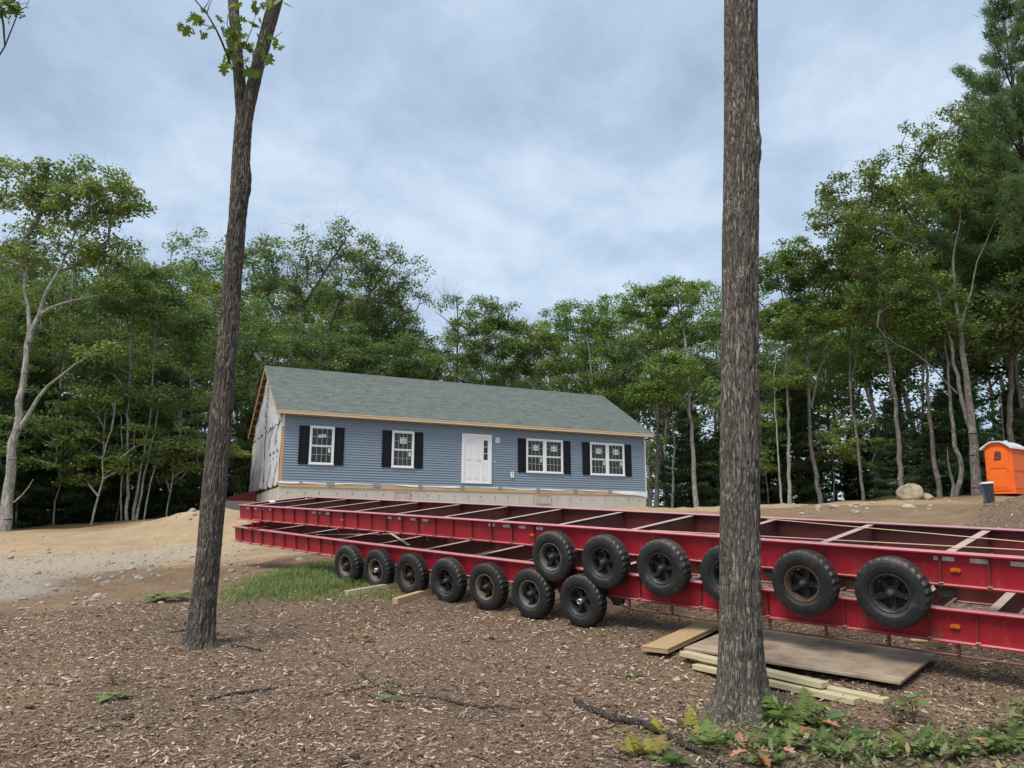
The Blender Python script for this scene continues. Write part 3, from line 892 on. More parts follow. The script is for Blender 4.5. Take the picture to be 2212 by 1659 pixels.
STEP = 1.185
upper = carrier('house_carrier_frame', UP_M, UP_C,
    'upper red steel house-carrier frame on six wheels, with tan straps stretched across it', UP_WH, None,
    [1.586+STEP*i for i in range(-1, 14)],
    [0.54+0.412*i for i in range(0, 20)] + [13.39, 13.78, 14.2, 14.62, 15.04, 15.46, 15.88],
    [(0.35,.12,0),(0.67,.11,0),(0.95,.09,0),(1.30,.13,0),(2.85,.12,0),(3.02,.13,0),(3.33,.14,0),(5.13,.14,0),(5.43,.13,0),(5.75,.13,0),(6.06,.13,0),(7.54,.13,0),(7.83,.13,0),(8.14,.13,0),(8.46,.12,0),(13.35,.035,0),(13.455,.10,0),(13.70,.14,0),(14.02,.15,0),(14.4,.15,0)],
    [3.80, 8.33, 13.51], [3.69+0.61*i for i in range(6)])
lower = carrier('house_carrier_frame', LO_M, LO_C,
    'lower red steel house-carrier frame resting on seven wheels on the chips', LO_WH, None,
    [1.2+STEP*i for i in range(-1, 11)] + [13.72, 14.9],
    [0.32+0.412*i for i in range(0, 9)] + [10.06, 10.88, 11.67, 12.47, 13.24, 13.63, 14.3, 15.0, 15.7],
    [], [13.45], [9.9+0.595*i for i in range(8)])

up_rims = ['rim_grey', 'rim_black', 'rim_black', 'rim_black', 'rim_brown', 'rim_black']
lo_rims = ['rim_tan', 'rim_tan', 'rim_brown', 'rim_black', 'rim_tan', 'rim_grey', 'rim_black']
for root, ts, c, rims, zc, dy in ((upper, UP_WH, UP_C, up_rims, -0.377, -0.118), (lower, LO_WH, LO_C, lo_rims, -0.36, -0.104)):
    for i, t in enumerate(ts):
        z = zc + camber(t, c)
        opn = root is lower and i in (1, 6)
        wheel(root, t, dy, z, rims[i], 'open' if opn else 'cap', i + (3 if root is lower else 0))
        wheel(root, t, 1.758-dy, z, rims[(i+2) % len(rims)], 'cap', i+5, True)
        b = MB(); b.cyl((t, dy+0.03, z), (t, 1.758-dy-0.03, z), 0.038, n=10)
        b.build('axle', MAT['axle'], root)
        for y in (0.068, 1.69):       # leaf spring with its hangers
            b = MB()
            for k in range(3):
                s_ = 0.36-0.09*k
                b.tube([(t-s_, y, z+0.052-0.012*k+0.05), (t-s_*.5, y, z+0.052-.012*k+.014), (t, y, z+0.052-.012*k), (t+s_*.5, y, z+.052-.012*k+.014), (t+s_, y, z+0.052-.012*k+0.05)], [0.014]*5, 4)
            b.box((t-0.04, y-0.03, z+0.018), (t+0.04, y+0.03, z+0.07))
            b.build('leaf_spring', MAT['axle'], root)
    for k in range(len(ts)+1):
        t = ts[0] + (k-0.5)*(ts[1]-ts[0])
        for y in (0.065, 1.69):
            z = camber(t, c)-0.302
            b = MB(); b.prism([(t-0.10, z), (t+0.10, z), (t+0.05, z-0.10), (t-0.05, z-0.10)], y-0.04, y+0.04, 'y')
            b.build('spring_hanger', MAT['axle'], root)
# straps across the upper frame, cross braces in the lower one
def strap(root, a, b, w, mat, name, sag=0.0):
    a, b = Vector(a), Vector(b); d = (b-a); s_ = Vector((0, 0, 1)).cross(d).normalized()*w/2
    n = 10; mb = MB(); vs, fs = [], []
    for i in range(n+1):
        p = a + d*(i/n) + Vector((0, 0, -sag*math.sin(math.pi*i/n)))
        vs += [tuple(p-s_), tuple(p+s_), tuple(p+s_-Vector((0, 0, .003))), tuple(p-s_-Vector((0, 0, .003)))]
    for i in range(n):
        fs += [(i*4+k, i*4+(k+1) % 4, (i+1)*4+(k+1) % 4, (i+1)*4+k) for k in range(4)]
    fs += [(0, 1, 2, 3), (n*4+3, n*4+2, n*4+1, n*4)]
    return mb.add(vs, fs).build(name, mat, root)
for k, (a, b) in enumerate([((11.0, 1.60, 0.012), (15.4, 0.55, 0.014)), ((10.2, 0.15, 0.018), (15.4, 0.50, 0.020))]):
    s_ = strap(None, a, b, 0.03, MAT['strap'], 'tie_strap'); s_.matrix_world = UP_M
    tag(s_, ['tan tie strap running from the far beam of the upper red frame', 'tan tie strap running from the near beam of the upper red frame'][k], 'strap', 'tan tie straps on the upper red frame')
strap(lower, (2.9, 1.55, -0.004), (5.6, 0.14, -0.01), 0.05, MAT['rust'], 'cross_brace')
strap(lower, (2.9, 0.14, -0.008), (5.6, 1.55, -0.014), 0.05, MAT['rust'], 'cross_brace')
# support block standing on the lower beam under the front of the upper frame
b = MB()
b.box((0.62, 0.01, 0.002), (0.96, 0.30, 0.014)); b.box((0.62, 0.01, 0.118), (0.96, 0.30, 0.130)); b.box((0.78, 0.02, 0.015), (0.80, 0.29, 0.117))
b.prism([(0.64, 0.015), (0.94, 0.015), (0.88, 0.117), (0.70, 0.117)], 0.10, 0.11, 'y')
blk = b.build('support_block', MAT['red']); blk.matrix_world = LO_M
tag(blk, 'short red steel block between the two stacked frames at their front corner', 'support block')
pp = MB().prism([(0.0, 0.0), (0.20, 0.0), (0.24, -0.03), (0.24, -0.26), (0.236, -0.26), (0.236, -0.03), (0.198, -0.004), (0.0, -0.004)], 0, 0.22, 'x').build('paper_sheet', MAT['paper'])
pp.matrix_world = UP_M @ Matrix.Translation((0.02, 0.80, 0.010)) @ Matrix.Rotation(math.radians(-90), 4, 'Z') @ Matrix.Scale(0.6, 4)
tag(pp, 'small white sheet hanging on the front end beam of the upper red frame', 'sheet')

# ------------------------------------------------------------------ the house
HAZ = math.radians(64.5096)
H_M = Matrix([[math.sin(HAZ), -math.cos(HAZ), 0, -8.794], [math.cos(HAZ), math.sin(HAZ), 0, 29.531], [0, 0, 1, 2.012], [0, 0, 0, 1]])
HL, HD = 16.754, 8.18            # length of the siding, depth of the house
house = empty('house', H_M @ Matrix.Translation((0, 0, -0.95)),
    'unfinished one-storey house with blue siding, grey-green roof and bare concrete foundation', 'house')
HOFF = Matrix.Translation((0, 0, 0.95))
class HB(MB):
    def build(s, name, mat, parent=None, smooth=False):
        top = parent is None
        return MB.build(s, name, mat, house if top else parent, smooth, HOFF if top else None)
U0, U1 = -0.10, HL+0.05
# body of the walls behind the cladding, and the gable ends
b = HB(); b.box((U0, 0.02, -0.07), (U1, HD, 2.60))
b.build('wall', MAT['wrap'])
RP = (5.304-2.718)/(4.089+0.349)   # roof rise
def roof_z(y):
    return 2.718 + RP*(min(y, 2*4.089-y)+0.349)
gt = roof_z(4.089)-0.24
for x0, x1 in ((U0+0.004, U0+0.1), (U1-0.1, U1-0.004)):
    HB().prism([(0.02, 2.598), (HD, 2.598), (HD, roof_z(HD)-0.26), (4.089, gt), (0.02, roof_z(0)-0.26)], x0, x1, 'x').build('gable_wall', MAT['wrap'])
# siding courses
NC = 25; ch = 2.565/NC
for k in range(NC):
    z0 = k*ch
    js = [0.0] + [1.1 + 3.66*i + (k*1.37) % 2.9 for i in range(4) if 1.1 + 3.66*i + (k*1.37) % 2.9 < HL-.6] + [HL]
    for ji in range(len(js)-1):
      dy = 0.0016*(ji % 2)
      HB().prism([(0.018, z0+ch-.001), (0.000, z0+ch-.001), (-0.008, z0+ch*.55), (-0.012, z0+ch*.53), (-0.022-dy, z0+0.022), (-0.024-dy, z0+0.015), (0.004, z0+0.013), (0.006, z0), (0.018, z0)], js[ji], js[ji+1]-.0015, 'x').build('siding_board', MAT['siding'])
# bare wood at the corner, wrap edges, sill boards, soffit
HB().bbox((U0-0.012, -0.006, -0.05), (-0.003, 0.018, 2.12), 0.002).build('corner_board', MAT['pine_y'])
HB().box((U0-0.008, -0.002, 2.123), (-0.003, 0.018, 2.60)).build('corner_wrap', MAT['wrap'])
HB().box((HL+0.003, -0.012, -0.02), (HL+0.055, 0.018, 2.60)).build('corner_wrap', MAT['white_trim'])
x = U0
for k, w in enumerate((3.2, 4.9, 4.4, 4.4)):
    x1 = min(x+w, U1)
    HB().bbox((x, -0.004, -0.205), (x1-0.004, 0.10, -0.072), 0.003).build('sill_board', MAT['pine']); x = x1
# strip of house wrap hanging below the siding, wavy lower edge, sagging at the far corner
n = 120; vs, fs = [], []
for i in range(n+1):
    u = U0 + (U1-U0)*i/n
    sag = 0.028 + 0.02*math.sin(u*1.3) + 0.016*math.sin(u*3.7+1) + max(0, (u-13.6)/3.2)**2*0.20
    yb = -0.012 - 0.010*math.sin(u*2.9)
    vs += [(u, -0.0035, 0.02), (u, yb-.004, -0.02), (u, yb-0.006, -0.03-sag)]
for i in range(n):
    fs += [(i*3, i*3+3, i*3+4, i*3+1), (i*3+1, i*3+4, i*3+5, i*3+2)]
HB().add(vs, fs).build('wrap_edge', MAT['wrap'], smooth=True)
# short siding clips hanging over the strip
for u, w, d in ((0.72,.12,.05),(1.86,.30,.13),(3.70,.30,.13),(5.55,.17,.12),(7.41,.19,.12),(9.16,.17,.09),(11.02,.19,.14),(12.92,.19,.14),(14.75,.18,.11)):
    HB().box((u-w/2, -0.030, -d), (u+w/2, -0.024, 0.004)).build('siding_clip', MAT['siding'])
# foundation with form joints and tie marks
b = HB()
b.box((U0+0.02, 0.03, -2.2), (U1-0.02, HD-0.02, -0.207))
fnd = b.build('foundation', MAT['concrete'])
joints = [U0+0.35+0.62*i + 0.05*math.sin(i*2.3) for i in range(27)]
b = HB()
for u in joints:
    b.box((u-0.006, 0.025, -2.1), (u+0.006, 0.031, -0.215))
o = b.build('form_joint', MAT['concrete'], fnd); o['kind'] = 'stuff'
b = HB()
for i, u in enumerate(joints):
    for z in (-0.42, -0.95):
        b.cyl((u+0.0, 0.018, z), (u+0.0, 0.03, z), 0.022, n=8)
        b.box((u-0.008, 0.0265, z-0.30), (u+0.004, 0.0305, z-.02))
o = b.build('tie_mark', MAT['axle'], fnd); o['kind'] = 'stuff'
# basement windows: wood buck, pane and side boards
for u0, u1, zt, zb in ((4.45, 5.11, -0.245, -0.66), (10.93, 11.66, -0.245, -0.66)):
    f = HB(); t = 0.05
    f.box((u0, -0.012, zt-t), (u1, 0.05, zt)); f.box((u0, -0.012, zb), (u1, 0.05, zb+t))
    f.box((u0, -0.010, zb+t), (u0+t, 0.05, zt-t)); f.box((u1-t, -0.010, zb+t), (u1, 0.05, zt-t))
    f.box((u0+0.15, 0.000, zb+t), (u0+0.19, 0.05, zt-t)); f.box((u1-0.19, 0.0, zb+t), (u1-0.15, 0.05, zt-t))
    fr = f.build('basement_window', MAT['pine'])
    HB().box((u0+t, 0.012, zb+t), (u1-t, 0.028, zt-t)).build('pane', MAT['fix_grey'], fr)

# windows
def window(u0, u1, double, stickers):
    z0, z1 = 0.671, 2.197; t = 0.062; yf = -0.062
    w = empty('window'); w.parent = house; w.matrix_local = HOFF
    b = HB()
    b.bbox((u0, yf, z1-t), (u1, -0.008, z1), .004); b.bbox((u0-0.012, yf-0.014, z0), (u1+0.012, -0.008, z0+t), .004)
    b.bbox((u0+0.001, yf+.001, z0+t), (u0+t, -0.008, z1-t), .003); b.bbox((u1-t, yf+.001, z0+t), (u1-.001, -0.008, z1-t), .003)
    bays = [(u0+t, u1-t)]
    if double:
        m = (u0+u1)/2
        b.bbox((m-0.06, yf+.002, z0+t), (m+0.06, -0.008, z1-t), .003)
        bays = [(u0+t, m-0.06), (m+0.06, u1-t)]
    b.build('frame', MAT['white_trim'], w)
    zm = (z0+z1)/2 - 0.02
    for bi, (a, c) in enumerate(bays):
        for si, (lo, hi, yy) in enumerate(((zm, z1-t-0.001, -0.046), (z0+t+0.001, zm+0.028, -0.034))):
            if si == 1: hi -= 0.03
            s_ = HB(); r = 0.034
            s_.box((a+.001, yy, hi-r), (c-.001, -0.012, hi)); s_.box((a+.001, yy, lo), (c-.001, -0.012, lo+r))
            s_.box((a+.001, yy+.001, lo+r), (a+r, -0.012, hi-r)); s_.box((c-r, yy+.001, lo+r), (c-.001, -0.012, hi-r))
            s_.build('sash', MAT['white_trim'], w)
            gx0, gx1, g0, g1 = a+r, c-r, lo+r, hi-r
            yp = -0.028
            cols, rows = 4, 2
            for ci in range(cols):
                for ri in range(rows):
                    xa, xb = gx0+(gx1-gx0)*ci/cols, gx0+(gx1-gx0)*(ci+1)/cols
                    za, zb = g0+(g1-g0)*ri/rows, g0+(g1-g0)*(ri+1)/rows
                    HB().box((xa+.003, yp, za+.003), (xb-.003, yp+0.005, zb-.003)).build('pane', MAT['pane'], w)
            for ci in range(1, cols):
                x_ = gx0+(gx1-gx0)*ci/cols
                HB().box((x_-0.006, yp-0.006, g0), (x_+0.006, yp+.006, g1)).build('muntin', MAT['muntin'], w)
            z_ = (g0+g1)/2
            HB().box((gx0, yp-0.0065, z_-0.006), (gx1, yp+.0065, z_+0.006)).build('muntin', MAT['muntin'], w)
        kind = stickers[bi]
        cx = (a+c)/2; zt = zm+0.40
        yl = -0.0475
        if kind == 'tag':
            M = Matrix.Translation((cx, yl, zt)) @ Matrix.Rotation(math.radians(-9), 4, 'Y')
            s_ = HB().box((-0.15, 0, -0.065), (0.15, 0.003, 0.055), M).build('sticker', MAT['sticker'], w)
            HB().box((-0.10, -0.002, -0.01), (-0.03, -0.0003, 0.014), M).box((0.03, -0.002, 0.0), (0.10, -0.0003, 0.022), M).build('print', MAT['ink'], s_)
        else:
            s_ = HB().box((cx-0.14, yl, zt-0.14), (cx+0.14, yl+.003, zt+0.12)).build('sticker', MAT['sticker'], w)
            q = HB()
            for dx in (-0.07, 0.07):
                q.box((cx+dx-0.035, yl-0.0025, zt+0.055), (cx+dx+0.03, yl-0.0004, zt+0.105))
                if kind == 'four': q.box((cx+dx-0.03, yl-0.0025, zt-0.075), (cx+dx+0.03, yl-0.0004, zt-0.02))
            if kind != 'four':
                q.box((cx-.09, yl-.0025, zt-.05), (cx+.08, yl-.0004, zt-.035)).box((cx-.08, yl-.0025, zt-.085), (cx+.09, yl-.0004, zt-.07))
            q.build('print', MAT['ink'], s_)
        if not (double and stickers is STK[2] and bi == 1):
            M = Matrix.Translation((c-0.12, -0.0385, zm-0.17)) @ Matrix.Rotation(math.radians(6 if bi == 0 and double else 0), 4, 'Y')
            HB().box((-0.045, 0, -0.085), (0.045, 0.003, 0.085), M).build('sticker', MAT['sticker'], w)
    # shutters with two raised panels
    for s0, s1 in ((u0-0.405, u0-0.014), (u1+0.014, u1+0.395)):
        zb, zt = z0+0.012, z1-0.012; ws = s1-s0; r = 0.065
        sh = empty('shutter'); sh.parent = house; sh.matrix_local = HOFF
        q = HB()
        q.bbox((s0, -0.052, zb), (s0+r, -0.022, zt), .004); q.bbox((s1-r, -0.052, zb), (s1, -0.022, zt), .004)
        zmid = zb+(zt-zb)*0.49
        for za, zc in ((zb, zb+.085), (zmid-.045, zmid+.045), (zt-.085, zt)):
            q.bbox((s0+r, -0.051, za), (s1-r, -0.022, zc), .004)
        q.box((s0+r, -0.038, zb+.05), (s1-r, -0.024, zt-.05))
        q.build('frame', MAT['shutter'], sh)
        for za, zc in ((zb+.085, zmid-.045), (zmid+.045, zt-.085)):
            HB().bbox((s0+r+.022, -0.049, za+.022), (s1-r-.022, -0.036, zc-.022), .010).build('raised_panel', MAT['shutter'], sh)
STK = (['tag'], ['text'], ['four', 'four'], ['four', 'four'])
window(0.967, 1.929, False, STK[0]); window(4.287, 5.231, False, STK[1])
window(10.421, 12.277, True, STK[2]); window(13.707, 15.579, True, STK[3])

# front door with sidelight
d0, d1, z0, z1 = 7.358, 8.741, 0.13, 2.252
door = empty('door'); door.parent = house; door.matrix_local = HOFF
b = HB(); t = 0.105
b.bbox((d0, -0.068, z0), (d0+t, -0.010, z1), .004); b.bbox((d1-t-.03, -0.068, z0), (d1, -0.010, z1), .004)
b.bbox((d0+t, -0.066, z1-t-.01), (d1-t-.03, -0.010, z1-.001), .004); b.bbox((d0+t, -0.064, z0+.001), (d1-t-.03, -0.010, z0+0.05), .004)
xm = d0+t+0.80
b.bbox((xm, -0.060, z0+.05), (xm+0.065, -0.010, z1-t-.01), .003)
b.build('frame', MAT['white_trim'], door)
la, lb, lz0, lz1 = d0+t+.002, xm-.002, z0+.052, z1-t-.012
HB().box((la, -0.036, lz0), (lb, -0.012, lz1)).build('door_leaf', MAT['door_white'], door)
wl_ = lb-la; hl = lz1-lz0
def raised(x0, x1, a0, a1):
    b = HB(); r = .016
    b.box((x0, -0.045, a0), (x1, -0.0362, a0+r)); b.box((x0, -0.045, a1-r), (x1, -0.0362, a1))
    b.box((x0, -0.0448, a0+r), (x0+r, -0.0362, a1-r)); b.box((x1-r, -0.0448, a0+r), (x1, -0.0362, a1-r))
    b.bbox((x0+.045, -0.047, a0+.045), (x1-.045, -0.0363, a1-.045), .008)
    b.build('door_panel', MAT['door_white'], door)
for xa, xb in ((la+0.10, la+wl_/2-0.045), (la+wl_/2+0.045, lb-0.10)):
    for a0, a1 in ((lz0+0.13, lz0+0.74), (lz0+0.93, lz0+1.52), (lz0+1.64, lz0+1.86)):
        raised(xa, xb, a0, a1)
s0, s1 = xm+.067, d1-t-.032
HB().box((s0, -0.036, lz0), (s1, -0.012, lz1)).build('sidelight_panel', MAT['door_white'], door)
raised(s0+.035, s1-.035, lz0+.10, lz0+.86)
g0, g1 = lz0+0.96, lz1-0.13
for k in range(3):
    a0, a1 = g0+(g1-g0)*k/3+.012, g0+(g1-g0)*(k+1)/3-.012
    HB().box((s0+.05, -0.0395, a0), (s1-.045, -0.0363, a1)).build('pane', MAT['pane'], door)
kn = HB(); kn.lathe([(0.0, -0.105), (0.024, -0.100), (0.030, -0.085), (0.022, -0.070), (0.012, -0.062), (0.012, -0.040), (0.028, -0.038), (0.028, -0.036)], 14, Matrix.Translation((lb-.075, 0, lz0+.92)))
kn.build('knob', MAT['brass'], door, smooth=True)
# small fixtures on the wall
b = HB(); b.bbox((8.93, -0.045, 1.93), (9.14, -0.018, 2.15), .004)
fx = b.build('light_block', MAT['fix_white'])
HB().cyl((9.035, -0.052, 2.04), (9.035, -0.046, 2.04), 0.055, n=16).build('cover_plate', MAT['fix_grey'], fx)
b = HB(); b.bbox((9.66, -0.055, 0.43), (9.82, -0.018, 0.69), .004)
fx = b.build('outlet_box', MAT['fix_white'])
HB().box((9.71, -0.059, 0.57), (9.78, -0.0555, 0.665)).box((9.72, -0.059, .455), (9.76, -.0555, .54)).build('outlet', MAT['fix_grey'], fx)
HB().bbox((8.88, -0.035, 1.05), (8.915, -0.018, 1.12), .003).build('doorbell', MAT['fix_white'])

# roof: deck, fascia boards, rafter-tail blocks under the gable overhang, shingles
E0, E1 = -0.369, 17.075
YE = -0.349; YR = 4.089
for sgn in (0, 1):
    f = (lambda y: y) if sgn == 0 else (lambda y: 2*YR-y)
    pr = [(f(YE+.012), 2.700), (f(YR), 5.286), (f(YR), 5.262), (f(YE+.012), 2.676)]
    HB().prism(pr, E0+.006, E1-.006, 'x').build('roof_deck', MAT['osb'])
    # long fascia in two boards
    HB().bbox((E0+.01, min(f(YE+.012), f(YE-.026)), 2.566), (E1-.01, max(f(YE+.012), f(YE-.026)), 2.662), .003).build('fascia_board', MAT['fascia'])
    HB().bbox((E0, min(f(YE+.012), f(YE-.040)), 2.664), (E1, max(f(YE+.012), f(YE-.040)), 2.701), .003).build('fascia_board', MAT['fascia'])
    HB().box((E0+.02, min(f(YE+.014), f(0.015)), 2.604), (E1-.02, max(f(YE+.014), f(0.015)), 2.614)).build('soffit', MAT['osb'])
    # gable overhang: barge rafter and ladder blocks
    for x0, x1, xi in ((E0+.008, E0+.046, U0), (E1-.046, E1-.008, U1)):
        HB().prism([(f(YE+.012), 2.674), (f(YR), 5.260), (f(YR), 5.10), (f(YE+.012), 2.514)], x0, x1, 'x').build('barge_board', MAT['pine'])
        lo, hi = (x1, xi) if x0 < 0 else (xi, x0)
        for k in range(9):
            yb = YE + 0.25 + k*0.51
            zc = 2.718+RP*(yb-YE)-0.046
            HB().prism([(f(yb-.019), zc-.011), (f(yb+.019), zc+.011), (f(yb+.019), zc-.078), (f(yb-.019), zc-.10)], lo+.001, hi-.001, 'x').build('ladder_block', MAT['pine'])
def shingles(back):
    r = np.random.default_rng(5+back)
    sl = math.hypot(YR-YE, RP*(YR-YE)); ex = 0.142; nrow = int(sl/ex)+1
    ca, sa = (YR-YE)/sl, RP*(YR-YE)/sl
    V, Q, T = [], [], []
    for k in range(nrow):
        s0 = k*ex; s1 = min(s0+ex+0.012, sl)
        x = E0-0.012-r.random()*0.2
        while x < E1+0.012:
            w = r.choice([0.12, 0.17, 0.22, 0.29, 0.36]); xa, xb = max(x, E0-.012), min(x+w, E1+.012); x += w
            if xb-xa < 0.01: continue
            th = 0.011 if r.random() < 0.5 else 0.0065
            b_ = len(V)
            for (xx, s_, h) in ((xa, s0-(.02 if k == 0 else 0), th), (xb, s0-(.02 if k == 0 else 0), th), (xb, s1, .0015), (xa, s1, .0015), (xa, s0, -.002), (xb, s0, -.002)):
                y = YE+s_*ca-h*sa; z = 2.702+s_*sa+h*ca
                V.append((xx, (2*YR-y) if back else y, z))
            Q += [(b_, b_+1, b_+2, b_+3), (b_+4, b_+5, b_+1, b_)]
            T += [np.clip(r.normal(0.5, 0.16)+(0.14 if th > .01 else -.14), 0, 1)]*6
    me = np_mesh('shingles', np.array(V), [np.array(Q)], MAT['shingle'], False, {'tint': np.array(T)})
    o = link_mesh('shingles', me, None, house, HOFF); o['kind'] = 'stuff'
shingles(0); shingles(1)
b = HB()
x = E0-.01
while x < E1:
    x1 = min(x+0.15, E1+.01)
    b.prism([(YR-.15, 5.290-.15*RP+.010), (YR, 5.296+.012), (YR+.15, 5.290-.15*RP+.010), (YR+.15, 5.290-.15*RP), (YR, 5.290), (YR-.15, 5.290-.15*RP)], x, x1-.002, 'x'); x = x1
o = b.build('ridge_caps', MAT['shingle']); o['kind'] = 'stuff'

# loose house wrap on the gable end with its printing
def wrap_sheet(y0, y1, z0, z1, off, amp, name, seed, top=None, flare=0.0):
    ny, nz = 26, 30; vs, fs = [], []
    for j in range(nz+1):
        for i in range(ny+1):
            y = y0+(y1-y0)*i/ny; zt = z1 if top is None else top(y)
            z = z0+(zt-z0)*j/nz
            zb = z + (0 if j else 0.06*math.sin(y*5+seed))
            n_ = float(fbm([(y*1.5, z*1.1, seed)], 3)[0])
            vs.append((U0-off-amp*abs(n_)-flare*(1-j/nz)*(i/ny), y, zb))
    for j in range(nz):
        for i in range(ny):
            a = j*(ny+1)+i; fs.append((a, a+1, a+ny+2, a+ny+1))
    return HB().add(vs, fs).build(name, MAT['wrap'], smooth=True)
wrap_sheet(0.03, 4.25, -0.10, 2.50, 0.006, 0.030, 'wrap_sheet', 1.0)
wrap_sheet(4.05, 8.17, -0.08, 2.30, 0.030, 0.05, 'wrap_sheet', 4.0, flare=0.04)
wrap_sheet(0.10, 8.08, 2.34, 2.9, 0.030, 0.05, 'wrap_sheet', 7.0, top=lambda y: roof_z(y)-0.30)
def text_mesh(s_, size, mat, shear=0.0, bold=0.0):
    cu = bpy.data.curves.new('lettering', 'FONT'); cu.body = s_; cu.size = size; cu.shear = shear; cu.offset = bold
    cu.align_x = 'CENTER'; cu.align_y = 'CENTER'; cu.extrude = 0.0015; cu.resolution_u = 3
    o = bpy.data.objects.new('lettering', cu); COL.objects.link(o)
    dg = bpy.context.evaluated_depsgraph_get()
    me = bpy.data.meshes.new_from_object(o.evaluated_get(dg)); bpy.data.objects.remove(o)
    me.materials.clear(); me.materials.append(mat); me.name = 'lettering'
    return me
# on the gable the text faces -x, reading towards the front of the house
FACE = Matrix([[0, 0, -1, 0], [-1, 0, 0, 0], [0, 1, 0, 0], [0, 0, 0, 1]])
def lettering(me, y, z, off, rot=0.0):
    return link_mesh('lettering', me, None, house, HOFF @ Matrix.Translation((U0-off, y, z)) @ FACE @ Matrix.Rotation(rot, 4, 'Z'))
t_row = text_mesh('DRYline', 0.40, MAT['print_blue'], 0.2, 0.0)
t_sm = text_mesh('DRYline', 0.10, MAT['print_blue'])
t_sq = text_mesh('DRYline', 0.15, MAT['print_blue'], 0.0, 0.004)
for z in (2.02, 0.28):
    for k in range(2):
        lettering(t_row, 0.9+1.6*k, z, 0.052, math.radians(48))
for k in range(3):
    lettering(t_sq, 0.55+0.90*k, 1.22, 0.052)
    lettering(t_sm, 0.55+0.90*k, 0.98, 0.052)
lettering(t_sm, 0.9, 1.62, 0.052)
t_up = text_mesh('DRYline', 0.66, MAT['print_blue'], 0.0, 0.004)
lettering(t_up, 3.9, 3.55, 0.095, math.radians(90))
lettering(t_sm, 2.6, 3.5, 0.085, math.radians(90))
for k in range(3):
    lettering(t_row, 5.0+1.1*k, 0.34, 0.115, math.radians(48))
lettering(t_row, 6.6, 1.0, 0.10, math.radians(60))
t_x = text_mesh('X', 0.36, MAT['print_red'], 0, 0.02)
lettering(t_x, 3.95, 0.34, 0.056)

# bulkhead over the cellar stair on the gable end
bk_M = H_M @ Matrix.Translation((U0-.02, 6.25, -0.52))
bk = empty('bulkhead', bk_M, 'sloped red cellar bulkhead on a concrete curb at the gable end', 'bulkhead')
MB().prism([(0.0, 0.0), (0.0, 0.46), (-0.06, 0.47), (-1.38, 0.10), (-1.40, 0.0)], 0.0, 1.4, 'y').build('cover', MAT['bulkhead'], bk)
MB().box((-1.46, -0.04, -1.2), (-0.001, 1.46, -0.002)).build('curb', MAT['concrete'], bk)
MB().prism([(-.08, .475), (-1.36, .116), (-1.36, .096), (-.08, .455)], .68, .72, 'y').build('seam', MAT['bulkhead'], bk)

# ------------------------------------------------------------------ portable toilet, bin, boulder
pb = P(2150, 1076, 34.7)
pz = gz(pb.x, pb.y)
PM = Matrix.Translation((pb.x+0.55, pb.y, pz+0.01)) @ Matrix.Rotation(math.radians(-57), 4, 'Z') @ Matrix.Rotation(math.radians(1.5), 4, 'Y')
pot = empty('portable_toilet', PM, 'orange portable toilet with a pale roof at the edge of the woods', 'toilet')
# front face at y = -0.55, width along x
b = MB()
b.bbox((-0.56, -0.54, 0.10), (0.56, 0.58, 2.06), .03)
b.prism([(-0.56, 2.05), (0.56, 2.05), (0.40, 2.20), (0.18, 2.28), (-0.18, 2.28), (-0.40, 2.20)], -0.54, 0.58, 'y')
b.build('cabin', MAT['orange'], pot)
MB().bbox((-0.62, -0.60, 0.0), (0.62, 0.64, 0.10), .01).build('skid', MAT['orange'], pot)
b = MB()
out = [(-0.68, 1.98), (-0.66, 2.07), (-0.40, 2.24), (-0.18, 2.34), (0.18, 2.34), (0.40, 2.24), (0.66, 2.07), (0.68, 1.98), (0.62, 1.99), (0.38, 2.19), (0.17, 2.285), (-0.17, 2.285), (-0.38, 2.19), (-0.62, 1.99)]
b.prism(out, -0.68, 0.70, 'y')
rf = b.build('roof', MAT['potty_roof'], pot)
MB().lathe([(0, .0), (.09, 0), (.09, .07), (0, .08)], 12, Matrix.Translation((0.0, .3, 2.35)) @ Matrix.Rotation(math.pi/2, 4, 'X')).build('vent_cap', MAT['potty_roof'], rf)
# door with rounded top
def arch(w, zb, zt, k=10):
    pts = [(-w, zb), (w, zb)]
    for i in range(k+1):
        a = math.pi*i/k; pts.append((w*math.cos(a), zt+w*0.55*math.sin(a)))
    return pts
dr = MB().prism(arch(0.45, 0.16, 1.86), -0.575, -0.541, 'y').build('door', MAT['orange'], pot)
MB().prism(arch(0.36, 1.12, 1.80), -0.592, -0.576, 'y').prism(arch(0.32, 1.16, 1.78), -0.600, -0.5925, 'y').build('door_panel', MAT['orange'], dr)
MB().bbox((-0.36, -0.592, 0.26), (0.36, -0.576, 1.02), .012).bbox((-0.30, -0.600, 0.32), (0.30, -0.593, 0.94), .006).build('door_panel', MAT['orange'], dr)
MB().bbox((0.36, -0.60, 1.02), (0.42, -0.577, 1.16), .008).build('latch', MAT['orange'], dr)
for k in range(5):
    MB().bbox((-0.49, -0.585, 0.35+0.33*k), (-0.43, -0.57, 0.50+0.33*k), .006).build('hinge', MAT['orange'], dr)
bt = text_mesh('B', 0.50, MAT['ink'], 0.18, 0.034)
FR = Matrix([[1, 0, 0, 0], [0, 0, -1, 0], [0, 1, 0, 0], [0, 0, 0, 1]])
em = link_mesh('emblem', bt, None, dr, Matrix.Translation((0.0, -0.604, 1.66)) @ FR)
link_mesh('emblem_inner', text_mesh('B', 0.50, MAT['orange'], 0.18, 0.008), None, em, Matrix.Translation((0, 0, 0.004)))
link_mesh('emblem_core', text_mesh('B', 0.50, MAT['ink'], 0.18, 0.001), None, em, Matrix.Translation((0, 0, 0.007)))
